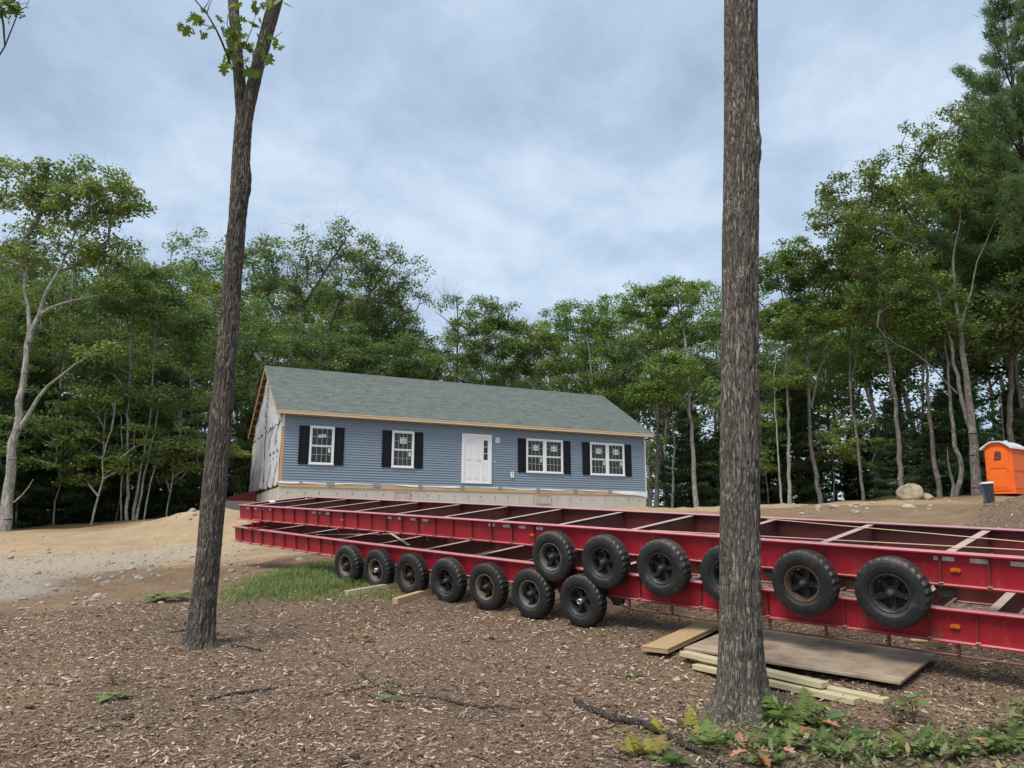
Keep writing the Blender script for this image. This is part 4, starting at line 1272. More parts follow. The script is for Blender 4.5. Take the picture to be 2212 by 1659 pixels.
# right side wall: recessed panels and louvres
for k in range(2):
    MB().bbox((0.555, -0.42+0.50*k, 1.02), (0.585, 0.02+0.46*k+.04, 1.72), .012).build('side_panel', MAT['orange'], pot)
    MB().bbox((0.555, -0.42+0.50*k, 0.24), (0.585, 0.02+0.46*k+.04, 0.86), .012).build('side_panel', MAT['orange'], pot)
    for j in range(3):
        MB().bbox((0.555, -0.42+0.50*k, 1.80+.07*j), (0.580, 0.02+0.46*k+.04, 1.835+.07*j), .006).build('vent_slat', MAT['orange'], pot)
for y in (-0.50, 0.54):
    MB().bbox((0.535, y-.05, 0.1), (0.60, y+.05, 2.05), .015).build('corner_post', MAT['orange'], pot)

q = P(2139, 1089, 31.5); bz = gz(q.x, q.y)
bn = empty('trash_bin', Matrix.Translation((q.x, q.y, bz)) @ Matrix.Rotation(math.radians(-20), 4, 'Z') @ Matrix.Rotation(math.radians(-3), 4, 'Y') @ Matrix.Diagonal((.78, .78, .95, 1)),
           'black wheeled bin with a pale lid beside the orange toilet', 'bin')
def frus(b, z0, z1, w0, d0, w1, d1):
    b.add([(-w0,-d0,z0),(w0,-d0,z0),(w0,d0,z0),(-w0,d0,z0),(-w1,-d1,z1),(w1,-d1,z1),(w1,d1,z1),(-w1,d1,z1)], [(0,3,2,1),(4,5,6,7),(0,1,5,4),(1,2,6,5),(2,3,7,6),(3,0,4,7)])
    return b
frus(MB(), 0.02, 0.86, 0.19, 0.22, 0.24, 0.28).build('body', MAT['bin_black'], bn)
b = MB(); b.add([(-0.196,-0.20,0.03),(-0.196,0.20,0.03),(-0.246,0.26,0.85),(-0.246,-0.26,0.85),(-0.191,-0.20,0.03),(-0.191,0.20,0.03),(-0.241,0.26,0.85),(-0.241,-0.26,0.85)], [(0,1,2,3),(7,6,5,4),(0,4,5,1),(1,5,6,2),(2,6,7,3),(3,7,4,0)])
b.build('side_panel', MAT['bin_blue'], bn)
MB().bbox((-0.29, -0.33, 0.86), (0.29, 0.33, 0.93), .02).bbox((-0.24, -0.28, 0.931), (0.24, 0.28, 0.955), .01).build('lid', MAT['potty_roof'], bn)
for x in (-0.2, 0.2):
    MB().lathe([(0.0, -.03), (0.10, -.03), (0.10, .03), (0.0, .03)], 16, Matrix.Translation((x, 0.25, 0.10)) @ Matrix.Rotation(math.pi/2, 4, 'Z')).build('wheel', MAT['bin_black'], bn)

def rock_mesh(name, seed, sx, sy, sz, sub=3, flat=0.35, mat='rock', amp=0.28):
    bm = bmesh.new(); bmesh.ops.create_icosphere(bm, subdivisions=sub, radius=1.0)
    v = np.array([x.co[:] for x in bm.verts])
    n = fbm(v*0.9+seed*7.1, 3); n2 = fbm(v*2.7+seed*3.3, 3)
    v = v*(1+amp*n+0.10*n2)[:, None]
    for k in range(4):      # a few flattened faces
        d = np.random.default_rng(seed*11+k).normal(size=3); d /= np.linalg.norm(d)
        s_ = v@d; c = 0.72; v = v - np.outer(np.maximum(s_-c, 0)*0.75, d)
    v = v*np.array([sx, sy, sz]); v[:, 2] = np.where(v[:, 2] < -flat*sz, -flat*sz+(v[:, 2]+flat*sz)*0.1, v[:, 2])
    for x, c in zip(bm.verts, v): x.co = c
    me = bpy.data.meshes.new(name); bm.to_mesh(me); bm.free(); me.shade_smooth(); me.materials.append(MAT[mat])
    return me
q = P(1965, 1083, 36.0)
bo = link_mesh('boulder', rock_mesh('boulder', 4, 0.66, 0.55, 0.56, 4, 0.35, 'boulder', 0.16)); bo.location = (q.x, q.y, gz(q.x, q.y)+0.17)
tag(bo, 'large rounded tan boulder at the edge of the woods', 'boulder')
bo = link_mesh('boulder', rock_mesh('boulder', 9, 0.30, 0.25, 0.22, 3, 0.35, 'boulder')); bo.location = (q.x+.72, q.y-0.1, gz(q.x+.72, q.y-.1)+0.07)
tag(bo, 'small stone leaning against the large tan boulder', 'stone')

# stones strewn beside the drive and over the bare soil
ROCKS = [rock_mesh('stone', 20+i, 1.0, 0.7+0.06*i, 0.5+0.04*i, 2) for i in range(8)]
def stone(x, y, s_, label, group, seed):
    o = link_mesh('stone', ROCKS[seed % 8]); o.location = (x, y, gz(x, y)+0.10*s_)
    o.scale = (s_, s_, s_); o.rotation_euler = (0, 0, seed*1.9)
    return tag(o, label, 'stone', group)
named = [(925*.6509, 1800+712*.6509, 30, 'pale flat stone beside the broad green leaves near the drive'),
         (690*.6509, 1800+718*.6509, 26, 'buff stone by a grass tuft on the chip edge'),
         (2415*0+1415*.4973+1800, 1850+1275*.4973, 30, 'round tan stone at the end of the brown plank'),
         (90*.4973+1800, 1850+937*.4973, 16, 'small pale stone in front of the wheels of the lower frame'),
         (345*.6962+2300, 2200+497*.6962, 24, 'white stone on the chips left of the large trunk'),
         (652*.4973+800, 1800+610*.4973, 34, 'pale wedge-shaped rock under the front of the lower frame'),
         (1000+665*.678, 2200+398*.678, 16, 'white pebble on the chips near the fallen twig'),
         (1000+615*.678, 2200+478*.678, 24, 'flat pinkish stone on the chips above the fallen twig'),
         (1000+1122*.678, 2200+815*.678, 20, 'rounded orange stone low in the foreground chips'),
         (1000+1690*.678, 2200+805*.678, 22, 'long tan stone beside the thick fallen branch'),
         (1395*.6509, 1800+1090*.6509, 30, 'squarish tan rock half buried in the chips')]
for i, (fx_, fy_, w, lab) in enumerate(named):
    p = G(fx_*.576, fy_*.576); stone(p.x, p.y, W(w*.576, p)*0.5, lab, None, i)
r = np.random.default_rng(21)
ORD = ['first', 'second', 'third', 'fourth', 'fifth', 'sixth', 'seventh', 'eighth', 'ninth', 'tenth', 'eleventh', 'twelfth', 'thirteenth', 'fourteenth', 'fifteenth', 'sixteenth', 'seventeenth', 'eighteenth', 'nineteenth', 'twentieth']
def ordn(i):
    if i < 20: return ORD[i]
    t, u = divmod(i+1, 10); tens = {2: ('twentieth', 'twenty'), 3: ('thirtieth', 'thirty'), 4: ('fortieth', 'forty'), 5: ('fiftieth', 'fifty')}[t]
    return tens[0] if u == 0 else tens[1]+'-'+ORD[u-1]
bands = [((20, 1290), (330, 1236), 34, 22, 'on the near edge of the gravel drive'), ((180, 1262), (440, 1205), 18, 16, 'on soil left of the forked trunk'), ((470, 1260), (660, 1205), 20, 30, 'on bare soil under the red frames'),
         ((0, 1318), (240, 1292), 16, 14, 'where the chips meet the drive'), ((0, 1205), (220, 1188), 14, 8, 'on the far edge of the gravel drive'), ((330, 1135), (420, 1100), 12, 6, 'on the sand bank near the house')]
for (ax, ay), (bx, by), cnt, spread_, where in bands:
    got = []
    for k in range(cnt*3):
        t = r.random(); px = ax+(bx-ax)*t+r.normal(0, 14); py = ay+(by-ay)*t+r.normal(0, spread_*0.45)
        if py < 1100 or px < 3: continue
        p = G(px, py, 60)
        if p.y > 40: continue
        got.append((px, p, float(np.clip(r.lognormal(math.log(0.042), 0.5), 0.022, 0.13))))
        if len(got) == cnt: break
    for k, (px, p, s_) in enumerate(sorted(got, key=lambda g_: g_[0])):
        stone(p.x, p.y, s_, '%s pale stone from the left %s' % (ordn(k), where), 'stones '+where, k+cnt)
got = []
for k in range(44):
    px = r.uniform(1660, 2200); py = r.uniform(1084, 1112) - 0.016*(px-1660)
    p = G(px, py, 60)
    if p.y < 20: continue
    got.append((px, p, float(np.clip(r.lognormal(math.log(0.075), 0.5), 0.035, 0.20))))
for k, (px, p, s_) in enumerate(sorted(got, key=lambda g_: g_[0])):
    stone(p.x, p.y, s_, '%s pale stone from the left in the rubble strip by the woods' % ordn(k), 'stones in the rubble strip by the woods', k)

# fine gravel: uncountable
def gravel_mesh(n):
    r = np.random.default_rng(31)
    yy = r.uniform(8.5, 24, n); xx = -r.uniform(0.12, 0.95, n)*yy
    xy = np.stack([xx, yy], 1)
    g = soft(pdist(GRAVEL, xy), xy, 1.2, 0.8); c = soft(pdist(CHIPS, xy), xy, 0.4, 0.4)
    keep = r.random(n) < np.clip(g*0.8+0.28, 0, 1)*(1-c*0.93)
    xy = xy[keep]; n = len(xy); z = terrain(xy)
    s_ = r.lognormal(math.log(0.011), 0.62, n).clip(0.005, 0.05)
    base = np.array([(-1, -.6, 0), (1, -.7, 0), (.9, .7, 0), (-.8, .8, 0), (-.5, -.3, .7), (.6, -.2, .6), (.1, .45, .75)])
    v = np.repeat(base[None], n, 0)*s_[:, None, None]*r.uniform(.7, 1.3, (n, 7, 1))
    a = r.random(n)*6.28; ca, sa = np.cos(a)[:, None], np.sin(a)[:, None]
    x, y = v[..., 0].copy(), v[..., 1].copy()
    v[..., 0] = x*ca-y*sa+xy[:, 0:1]; v[..., 1] = x*sa+y*ca+xy[:, 1:2]; v[..., 2] += z[:, None]
    b_ = np.arange(n)[:, None]*7
    q = np.concatenate([b_+np.array([[0, 1, 5, 4]]), b_+np.array([[3, 0, 4, 6]]), b_+np.array([[1, 2, 6, 5]])])
    t = np.concatenate([b_+np.array([[4, 5, 6]]), b_+np.array([[2, 3, 6]])])
    pal = np.array([(.20, .15, .105), (.29, .235, .17), (.38, .32, .245), (.47, .42, .34)])
    col = np.repeat(pal[r.choice(4, n, p=[.3, .35, .22, .13])]*r.uniform(.8, 1.15, (n, 1)), 7, 0)
    return np_mesh('gravel', v.reshape(-1, 3), [q, t], MAT['chip'], False, {'tint': col})
tag(link_mesh('gravel', gravel_mesh(12500)), 'loose grey gravel on the drive and its edge', 'gravel', kind='stuff')

# ------------------------------------------------------------------ lumber by the right trunk and under the wheels
def plank(name, pa, pb, w, t, mat, label, lift=0.0, cat='plank', group=None, extra_tilt=0.0, off=0.0):
    """a board whose near long edge runs from pa to pb on the ground"""
    a, b_ = Vector(pa), Vector(pb)
    a.z, b_.z = gz(a.x, a.y)+lift, gz(b_.x, b_.y)+lift+extra_tilt
    d = (b_-a); L = d.length; X = d.normalized(); Y = Vector((0, 0, 1)).cross(X).normalized(); Z = X.cross(Y)
    M = Matrix([[X[i], Y[i], Z[i], a[i]] for i in range(3)] + [[0, 0, 0, 1]])
    o = MB().bbox((0, off, 0.0), (L, off+w, t), .004).build(name, mat); o.matrix_world = M
    return tag(o, label, cat, group)
F = lambda zx, zy: G((2300+zx*.6962)*.576, (2200+zy*.6962)*.576)      # from the enlarged lower right corner
F3 = lambda zx, zy: G((800+zx*.4973)*.576, (1800+zy*.4973)*.576)
# weathered plywood sheet, propped a little at the near edge
sx = [F(365, 350), F(1555, 555), F(1775, 352), F(800, 225)]
pn0, pn1 = F(380, 372), F(1550, 575)
ax = (pn1-pn0); ax.z = 0; ax.normalize(); ay = Vector((-ax.y, ax.x, 0))
zb = max(gz(*(pn0+ay*0.6)[:2]), gz(*(pn1+ay*.6)[:2]))
ply_M = Matrix([[ax.x, ay.x, 0, pn0.x], [ax.y, ay.y, 0, pn0.y], [0, 0, 1, gz(pn0.x, pn0.y)+0.055], [0, 0, 0, 1]])
Lp = (pn1-pn0).length
tiltx = math.atan2(gz(*(pn1+ay*.5)[:2])-gz(*(pn0+ay*.5)[:2]), Lp); tilty = math.atan2(gz(*((pn0+pn1)/2+ay*1.2)[:2])-gz(*((pn0+pn1)/2)[:2])-0.03, 1.2)
ply = MB().bbox((0, 0, 0), (Lp, 1.22, 0.026), .003).build('plywood_sheet', MAT['ply'])
ply.matrix_world = ply_M @ Matrix.Rotation(-tiltx, 4, 'Y') @ Matrix.Rotation(tilty, 4, 'X')
tag(ply, 'weathered plywood sheet lying under the edge of the lower red frame', 'plywood')
plank('plank', F(156, 372), F(560, 190), -0.30, 0.045, MAT['oldboard'], 'wide brown plank lying left of the large trunk', 0.045, off=0.0)
pa, pc = F(425, 452), F(1295, 650); bl = pc-pa; Lb = bl.length; bx_ = bl.normalized(); by_ = Vector((0, 0, 1)).cross(bx_).normalized()
plank('plank', pa, pc, 0.120, 0.050, MAT['treated'], 'pale treated board nearest the viewer in the pile by the large trunk', 0.010)
plank('plank', pa+bx_*0.06+by_*0.145, pc+bx_*0.16+by_*0.165, 0.120, 0.050, MAT['treated'], 'longest pale treated board, next to the plywood sheet', 0.012)
plank('plank', pa-bx_*0.22+by_*0.065, pc-bx_*0.33+by_*0.070, 0.120, 0.050, MAT['treated'], 'pale treated board lying on top of the two other boards by the trunk', 0.066)
plank('timber', F3(1015, 885), F3(1400, 815), 0.10, 0.09, MAT['treated'], 'pale square timber lying in the grass in front of the lower wheels', 0.0, 'timber')
plank('timber', F3(1390, 942), F3(1650, 865), 0.10, 0.09, MAT['pine'], 'dark-ended square timber lying in front of the third lower wheel', 0.0, 'timber')
p = F(1610, 304); plank('wood_scrap', p, p+Vector((0.24, -0.06, 0)), 0.10, 0.02, MAT['pine'], 'short board scrap under the lower red frame', 0.01, 'scrap')
p = F(1980, 425); plank('wood_scrap', p, p+Vector((0.28, 0.04, 0)), 0.02, 0.012, MAT['pine'], 'thin pale wood splinter on the dark chips', 0.012, 'scrap')
p = P(2075*.576, 1905*.576, 31.5)

# ------------------------------------------------------------------ the two near trunks
def near_trunk(pts, rad, nseg, step, seed, depth_=0.012, flare=None, knots=()):
    pts = np.array([tuple(p) for p in pts]); rad = np.array(rad)
    L = np.concatenate([[0], np.cumsum(np.linalg.norm(np.diff(pts, axis=0), axis=1))])
    n = int(L[-1]/step); s_ = np.linspace(0, L[-1], n)
    def smooth_interp(y):
        v = np.interp(s_, L, y); k = max(3, int(0.35/step)) | 1
        vp = np.pad(v, k//2, mode='reflect', reflect_type='odd')
        return np.convolve(vp, np.ones(k)/k, 'valid')
    c = np.stack([smooth_interp(pts[:, i]) for i in range(3)], 1); R = smooth_interp(rad)
    a = np.linspace(0, 2*math.pi, nseg, endpoint=False)
    A, S = np.meshgrid(a, np.arange(n)); A = A.ravel(); S = S.ravel()
    ca, sa = np.cos(A), np.sin(A); z = s_[S]
    wob = 0.05*fbm(np.stack([ca*1.3+seed, sa*1.3, z*0.8], 1), 3)
    f = np.stack([ca*R[S]*42+seed, sa*R[S]*42, z*5.0], 1)
    f[:, 0] += 0.9*vnoise(np.stack([z*2.0, ca*2, sa*2+seed], 1)); 
    rd = np.clip(np.abs(fbm(f, 3, 2.0, 0.6))/0.34, 0, 1)
    cross = 1-np.abs(vnoise(np.stack([ca*R[S]*14, sa*R[S]*14+seed, z*9], 1)))
    disp = depth_*(1-rd**1.3)*(-1) + -0.35*depth_*np.clip(cross-0.86, 0, 1)*7
    rr = R[S]*(1+wob)+disp
    for kz, ka, amp, sz_ in knots:      # old branch scars: a swelling with a sunken eye
        da = (A-ka+math.pi) % (2*math.pi)-math.pi; q_ = ((da*R[S])**2+((c[S, 2]-kz)*0.8)**2)/sz_**2
        rr = rr + amp*np.exp(-q_) - 1.1*amp*np.exp(-q_*7); rd = np.where(q_ < .12, rd*0.3, rd)
    if flare is not None:
        amt, h, lobes, ph = flare
        rr = rr + R[S]*amt*np.exp(-z/h)*(0.55+0.45*np.cos(A*lobes+ph)+0.2*np.cos(A*3+1))
    v = np.stack([c[S, 0]+rr*ca, c[S, 1]+rr*sa, c[S, 2]], 1)
    i = (np.arange(n-1)[:, None]*nseg+np.arange(nseg)[None]).ravel(); j = (np.arange(n-1)[:, None]*nseg+(np.arange(nseg)[None]+1) % nseg).ravel()
    return v, np.stack([i, j, j+nseg, i+nseg], 1), rd
def join(parts):
    V, Q, b_ = [], [], 0
    for v, q in parts:
        V.append(v); Q.append(q+b_); b_ += len(v)
    return np.concatenate(V), np.concatenate(Q)

def leaf_outline(kind):
    if kind == 'oak':
        h = [(0.0, 0.0), (0.018, 0.10), (0.10, 0.16), (0.22, 0.15), (0.17, 0.26), (0.14, 0.30), (0.30, 0.36), (0.42, 0.38), (0.36, 0.48), (0.17, 0.52), (0.30, 0.62), (0.38, 0.72), (0.27, 0.74), (0.13, 0.74), (0.16, 0.86), (0.06, 0.90), (0.0, 1.0)]
    else:
        h = [(0.0, 0.0), (0.10, 0.02), (0.34, -0.02), (0.30, 0.14), (0.52, 0.38), (0.56, 0.52), (0.38, 0.50), (0.22, 0.46), (0.28, 0.66), (0.20, 0.72), (0.10, 0.84), (0.0, 1.02)]
    return h
def leaf_mesh(kind, mat, seed, bend=0.25):
    h = leaf_outline(kind); r = random.Random(seed)
    vs = []; n = len(h)
    k = r.uniform(.9, 1.15)
    for x, y in h: vs.append((x*k, y, 0.18*abs(x)-bend*y*y*0.5))
    for x, y in h: vs.append((0, y, -bend*y*y*0.5-0.01))
    for x, y in h: vs.append((-x*k*r.uniform(.9, 1.05), y, 0.18*abs(x)-bend*y*y*0.5))
    fs = []
    for i in range(n-1):
        fs.append((i, i+1, n+i+1, n+i)); fs.append((n+i, n+i+1, 2*n+i+1, 2*n+i))
    me = bpy.data.meshes.new('leaf'); me.from_pydata(vs, [], fs); me.update()
    at = me.attributes.new('tint', 'FLOAT', 'POINT')
    t = r.random(); at.data.foreach_set('value', [t]*len(vs))
    me.materials.append(mat)
    return me
OAK = [leaf_mesh('oak', MAT['leaf_near'], i, r_) for i, r_ in enumerate((0.2, 0.5, -0.2, 0.8, 0.35))]
def place_leaf(parent, me, p, size, d, roll, seed):
    """leaf base at p, pointing along d"""
    d = Vector(d).normalized(); X = d.cross(Vector((0, 0, 1)))
    if X.length < 1e-3: X = Vector((1, 0, 0))
    X.normalize(); Z = X.cross(d); M = Matrix([[X[i], d[i], Z[i], p[i]] for i in range(3)] + [[0, 0, 0, 1]])
    o = link_mesh('leaf', me, None, parent)
    pm = parent.matrix_world if parent.parent is None else Matrix.Identity(4)
    o.matrix_local = pm.inverted() @ M @ Matrix.Rotation(roll, 4, 'Y') @ Matrix.Scale(size, 4)
    return o

def tree_root(name, base, label, group=None, cat='tree'):
    return empty(name, Matrix.Translation(base), label, cat, group)

# right-hand trunk
bR = G(1602, 1548); YR_ = bR.y
ptsR, radR = [], []
for px, py, w in ((1602, 1562, 104), (1602, 1540, 98), (1600, 1480, 97), (1599, 1400, 92), (1598, 1250, 86), (1597, 1000, 82), (1599, 700, 77), (1601, 400, 75), (1602, 240, 74), (1601, 0, 69), (1600, -250, 63), (1604, -500, 58)):
    p = P(px, py, YR_); ptsR.append(p); radR.append(W(w, p)/2)
oakR = tree_root('oak_tree', bR, 'thick straight bare trunk with lichen patches in front of the red frames')
v, q, fu = near_trunk(ptsR, radR, 150, 0.020, 3.0, 0.016, (1.35, 0.16, 5, 0.6), [(P(1636, 325, YR_).z, -0.35, .035, .10), (P(1600, 1010, YR_).z, -0.9, .018, .07), (P(1580, 620, YR_).z, -2.1, .015, .06)])
oR = link_mesh('trunk', np_mesh('trunk', v-np.array(bR), [q], MAT['bark_near'], True, {'fur': fu}), None, oakR)

# left-hand forked trunk
bL = G(432, 1393); YL = bL.y
ptsL, radL = [], []
for px, py, w in ((430, 1406, 72), (431, 1390, 68), (440, 1300, 62), (452, 1180, 60), (466, 1020, 58), (478, 900, 55), (488, 780, 50), (496, 680, 48), (505, 560, 45), (513, 470, 44), (519, 400, 47), (521, 340, 43), (526, 270, 42), (530, 235, 44)):
    p = P(px, py, YL); ptsL.append(p); radL.append(W(w, p)/2*.86)
forkA = [P(524, 275, YL), P(522, 230, YL), P(517, 170, YL+.02), P(510, 90, YL+.03), P(503, 0, YL+.05), P(497, -140, YL+.1), P(492, -300, YL+.2)]
forkB = [P(529, 275, YL), P(538, 225, YL-.02), P(553, 160, YL-.05), P(574, 80, YL-.08), P(596, 0, YL-.1), P(628, -130, YL-.15), P(668, -300, YL-.2)]
rA = [W(w, p)/2 for w, p in zip((26, 27, 25, 24, 23, 20, 15), forkA)]
rB = [W(w, p)/2 for w, p in zip((26, 28, 28, 29, 29, 25, 19), forkB)]
oakL = tree_root('oak_tree', bL, 'slightly leaning trunk forked near the top, standing left of the house')
tl = [near_trunk(ptsL, radL, 110, 0.022, 8.0, 0.015, (0.50, 0.16, 4, 0.2), [(P(490, 785, YL).z, -1.3, .030, .10), (P(540, 395, YL).z, 0.0, .035, .13), (P(455, 1100, YL).z, -1.8, .018, .08), (P(505, 520, YL).z, -2.2, .016, .07)]), near_trunk(forkA, rA, 56, 0.025, 2.0, 0.008), near_trunk(forkB, rB, 56, 0.025, 5.0, 0.008)]
v, q = join([t_[:2] for t_ in tl]); fu = np.concatenate([t_[2] for t_ in tl])
link_mesh('trunk', np_mesh('trunk', v-np.array(bL), [q], MAT['bark_left'], True, {'fur': fu}), None, oakL)
# twigs and leaves under the fork
Z8 = lambda x, y, Y: P(x*.3125, y*.3125, Y)
br = MB()
tw = [(1605, 480, 0), (1570, 380, -.1), (1530, 280, -.16), (1490, 195, -.22), (1430, 95, -.28), (1345, -5, -.34), (1250, -100, -.4)]
br.tube([Z8(x, y, YL+d)-bL for x, y, d in tw], [.018, .016, .014, .012, .010, .008, .005], 6)
for a in ([(1490, 200), (1400, 165), (1330, 120), (1290, 140)], [(1430, 95), (1445, 40), (1470, -20)], [(1410, 60), (1440, 15), (1460, -30)], [(1700, 300), (1740, 200), (1770, 90)], [(1870, 280), (1910, 250), (1955, 218)], [(1880, 300), (1920, 310), (1970, 330)]):
    br.tube([Z8(x, y, YL-.15)-bL for x, y in a], [.007]+[.005]*(len(a)-2)+[.003], 5)
br.build('twig', MAT['bark_dark'], oakL)
spots = [(1315,170),(1375,215),(1425,205),(1425,140),(1390,90),(1310,125),(1275,165),(1350,110),(1560,330),(1550,370),(1575,440),(1540,430),(1590,115),(1610,150),(1620,200),(1590,230),(1630,270),(1600,330),(1640,370),(1650,420),(1620,400),(1600,270),(1570,280),
         (1720,300),(1740,340),(1760,290),(1700,280),(1725,400),(1810,340),(1830,380),(1765,470),(1800,470),(1850,320),(1880,360),(1925,265),(1950,310),(1680,15),(1730,35),(1780,0),(1810,40),(1860,-5),(1920,-10),(1960,20),(1780,130),(1740,190),(1770,225),(1720,235),(1500,130),(1520,180),(1490,95),(1640,140),(1660,170),(1615,210),(1585,370),(1640,330)]
rl = random.Random(5)
spots = spots+[(x+rl.uniform(-30, 30), y+rl.uniform(-35, 25)) for x, y in spots[::2]]
for i, (x, y) in enumerate(spots):
    p = Z8(x, y, YL-.28+rl.uniform(-.12, .12))
    d = (rl.uniform(-.8, .8), rl.uniform(-.5, .3), rl.uniform(-1.1, .1))
    place_leaf(oakL, OAK[i % 5], p, rl.uniform(.13, .20), d, rl.uniform(-.9, .9), i)

# ------------------------------------------------------------------ sticks, clods, seedlings
def stick(name, pts, rads, mat, label, cat='branch', group=None, extra=()):
    P3 = [Vector((p.x, p.y, gz(p.x, p.y)+r_*0.9)) for p, r_ in zip(pts, rads)]
    # add a little unevenness
    pp, rr = [], []
    for i in range(len(P3)-1):
        for k in range(4):
            t = k/4; q_ = P3[i].lerp(P3[i+1], t); r_ = rads[i]*(1-t)+rads[i+1]*t
            q_ += Vector((random.gauss(0, .25), random.gauss(0, .25), random.gauss(0, .12)))*r_
            pp.append(q_); rr.append(r_*random.uniform(.9, 1.12))
    pp.append(P3[-1]); rr.append(rads[-1])
    b0 = pp[0].copy(); root = empty(name, Matrix.Translation(b0), label, cat, group)
    MB().tube([p-b0 for p in pp], rr, 9).build('main_stem', MAT[mat], root, smooth=True)
    for ex in extra:
        E3 = [Vector((p.x, p.y, gz(p.x, p.y)+.012))-b0 for p in ex[0]]
        MB().tube(E3, ex[1], 6).build('side_twig', MAT[mat], root, smooth=True)
    return root
Z2 = lambda x, y: G((1000+x*.678)*.576, (2200+y*.678)*.576)
ZL = lambda x, y: G(x*.6509*.576, (1800+y*.6509)*.576)
stick('fallen_twig', [Z2(*p) for p in ((255, 365), (400, 420), (500, 480), (610, 555), (680, 592), (800, 620), (950, 630), (1100, 662), (1200, 680), (1300, 674), (1370, 690))],
      [.004, .006, .007, .009, .010, .011, .012, .013, .013, .014, .013], 'stick', 'long thin forked twig lying across the foreground chips', 'twig',
      extra=[([Z2(*p) for p in ((612, 560), (520, 572), (420, 590), (300, 612), (180, 622))], [.007, .006, .006, .005, .003])])
stick('fallen_branch', [Z2(1700, 640), Z2(1780, 692), Z2(1900, 738), Z2(2080, 782), F(0, 715), F(160, 758), F(330, 845), F(480, 915), F(600, 985), F(680, 1040)],
      [.022, .025, .025, .024, .024, .024, .023, .022, .021, .020], 'stick', 'thick fallen branch with lichen at the bottom edge by the ferns')
stick('fallen_branch', [ZL(1190, 1275), ZL(1330, 1245), ZL(1450, 1228), ZL(1605, 1205)], [.010, .014, .015, .009], 'stick', 'short dark branch lying on the chips below the forked trunk')
stick('fallen_branch', [ZL(1325, 965), ZL(1420, 972), ZL(1515, 988)], [.016, .013, .008], 'stick', 'short dark stick right of the forked trunk base')
stick('old_root', [ZL(975, 880), ZL(1030, 876), ZL(1085, 862)], [.014, .018, .016], 'stick_grey', 'pale bare stick at the foot of the forked trunk', 'stick')
stick('old_root', [ZL(1062, 818), ZL(1050, 848), ZL(1070, 872)], [.014, .016, .02], 'stick_grey', 'stubby pale stick standing behind the forked trunk base', 'stick')
stick('old_root', [F(838, 632), F(870, 655), F(905, 640), F(918, 612)], [.03, .035, .03, .022], 'stick_grey', 'pale gnarled root beside the thick trunk', 'root')
stick('fallen_branch', [F(1905, 628), F(1980, 650), F(2065, 692)], [.007, .008, .005], 'stick_grey', 'thin pale twig on the chips at far right', 'twig')
rs = np.random.default_rng(77)
for k, (px, py) in enumerate(sorted((rs.uniform(20, 1500), rs.uniform(1340, 1640)) for _ in range(26))):        # odd twigs among the chips
    p = G(px, py); a = rs.uniform(0, 6.28); L = rs.uniform(.14, .42); d = Vector((math.cos(a), math.sin(a)*.6, 0))*L
    mid = p+d*.5+Vector((rs.normal(0, .02), rs.normal(0, .02), 0))
    stick('twig', [p, mid, p+d], [.005, .006, .003], 'stick' if k % 2 else 'stick_grey', '%s small broken twig from the left lying loose among the wood chips' % ordn(k), 'twig', 'small twigs among the chips')
CL = [rock_mesh('clod', 60+i, 1, .8, .6, 3, .3, 'clod', .8) for i in range(3)]
for k, p in enumerate(sorted([Z2(1555, 450), Z2(1945, 500), Z2(940, 520), Z2(800, 558), Z2(490, 948), Z2(420, 968), ZL(735, 1372), ZL(170, 1320), ZL(1430, 880), ZL(750, 872), ZL(2045, 1605), ZL(1970, 1640), F(380, 660), Z2(1240, 290)], key=lambda q_: to_px(q_)[0])):
    o = link_mesh('soil_clod', CL[k % 3]); s_ = .5*[.06, .09, .055, .05, .06, .05, .06, .06, .05, .05, .07, .06, .05, .05][k]
    o.location = (p.x, p.y, p.z+.01); o.scale = (s_, s_, s_*.8); o.rotation_euler = (0, 0, k)
    tag(o, '%s dark damp clod of earth from the left on the wood chips' % ordn(k), 'clod', 'dark clods on the wood chips')

WEED = [leaf_mesh('maple', MAT['weed'], 10+i, b_) for i, b_ in enumerate((.3, .1, .5))]
DRY = [leaf_mesh('oak', MAT['drybrown'], 30+i, b_) for i, b_ in enumerate((-.6, .9, .4))]
def seedling(p, n, size, height, label, spread_=1.0, group=None, meshes=None):
    root = empty('seedling', Matrix.Translation((p.x, p.y, gz(p.x, p.y))), label, 'plant', group)
    for i in range(n):
        a = 6.283*i/n+random.uniform(-.5, .5); h = height*random.uniform(.6, 1)
        tip = Vector((math.cos(a)*size*.35*spread_, math.sin(a)*size*.35*spread_, h))
        MB().tube([(0, 0, -.01), tip*.5+Vector((0, 0, h*.15)), tip], [.003, .0025, .002], 5).build('stem', MAT['weed'], root)
        place_leaf(root, (meshes or WEED)[i % 3], root.matrix_world @ tip, size*random.uniform(.8, 1.1), (math.cos(a), math.sin(a), random.uniform(-.15, .35)), random.uniform(-.3, .3), i)
    return root
seedling(F3(1090, 1225), 3, .14, .05, 'dark green lobed seedling alone on the chips')
seedling(ZL(985, 695), 4, .26, .10, 'yellow-green broad-leaved plant at the edge of the drive')
seedling(ZL(925, 698), 3, .22, .07, 'low yellow-green broad leaf plant next to the pale flat stone')
seedling(ZL(655, 1265), 3, .14, .04, 'dark green low leaf on the chips at left')
seedling(ZL(648, 1180), 4, .09, .14, 'pale green upright seedling on the chips at left')
seedling(Z2(692, 552), 3, .08, .03, 'tiny green sprig above the fork of the fallen twig')
seedling(Z2(675, 634), 3, .11, .03, 'small green leaf pair touching the fallen twig')
seedling(Z2(2017, 508), 3, .09, .04, 'tiny bright sprig beside a dark clod near the boards')
seedling(F(1625, 745), 5, .12, .22, 'young leafy sapling right of the boards')
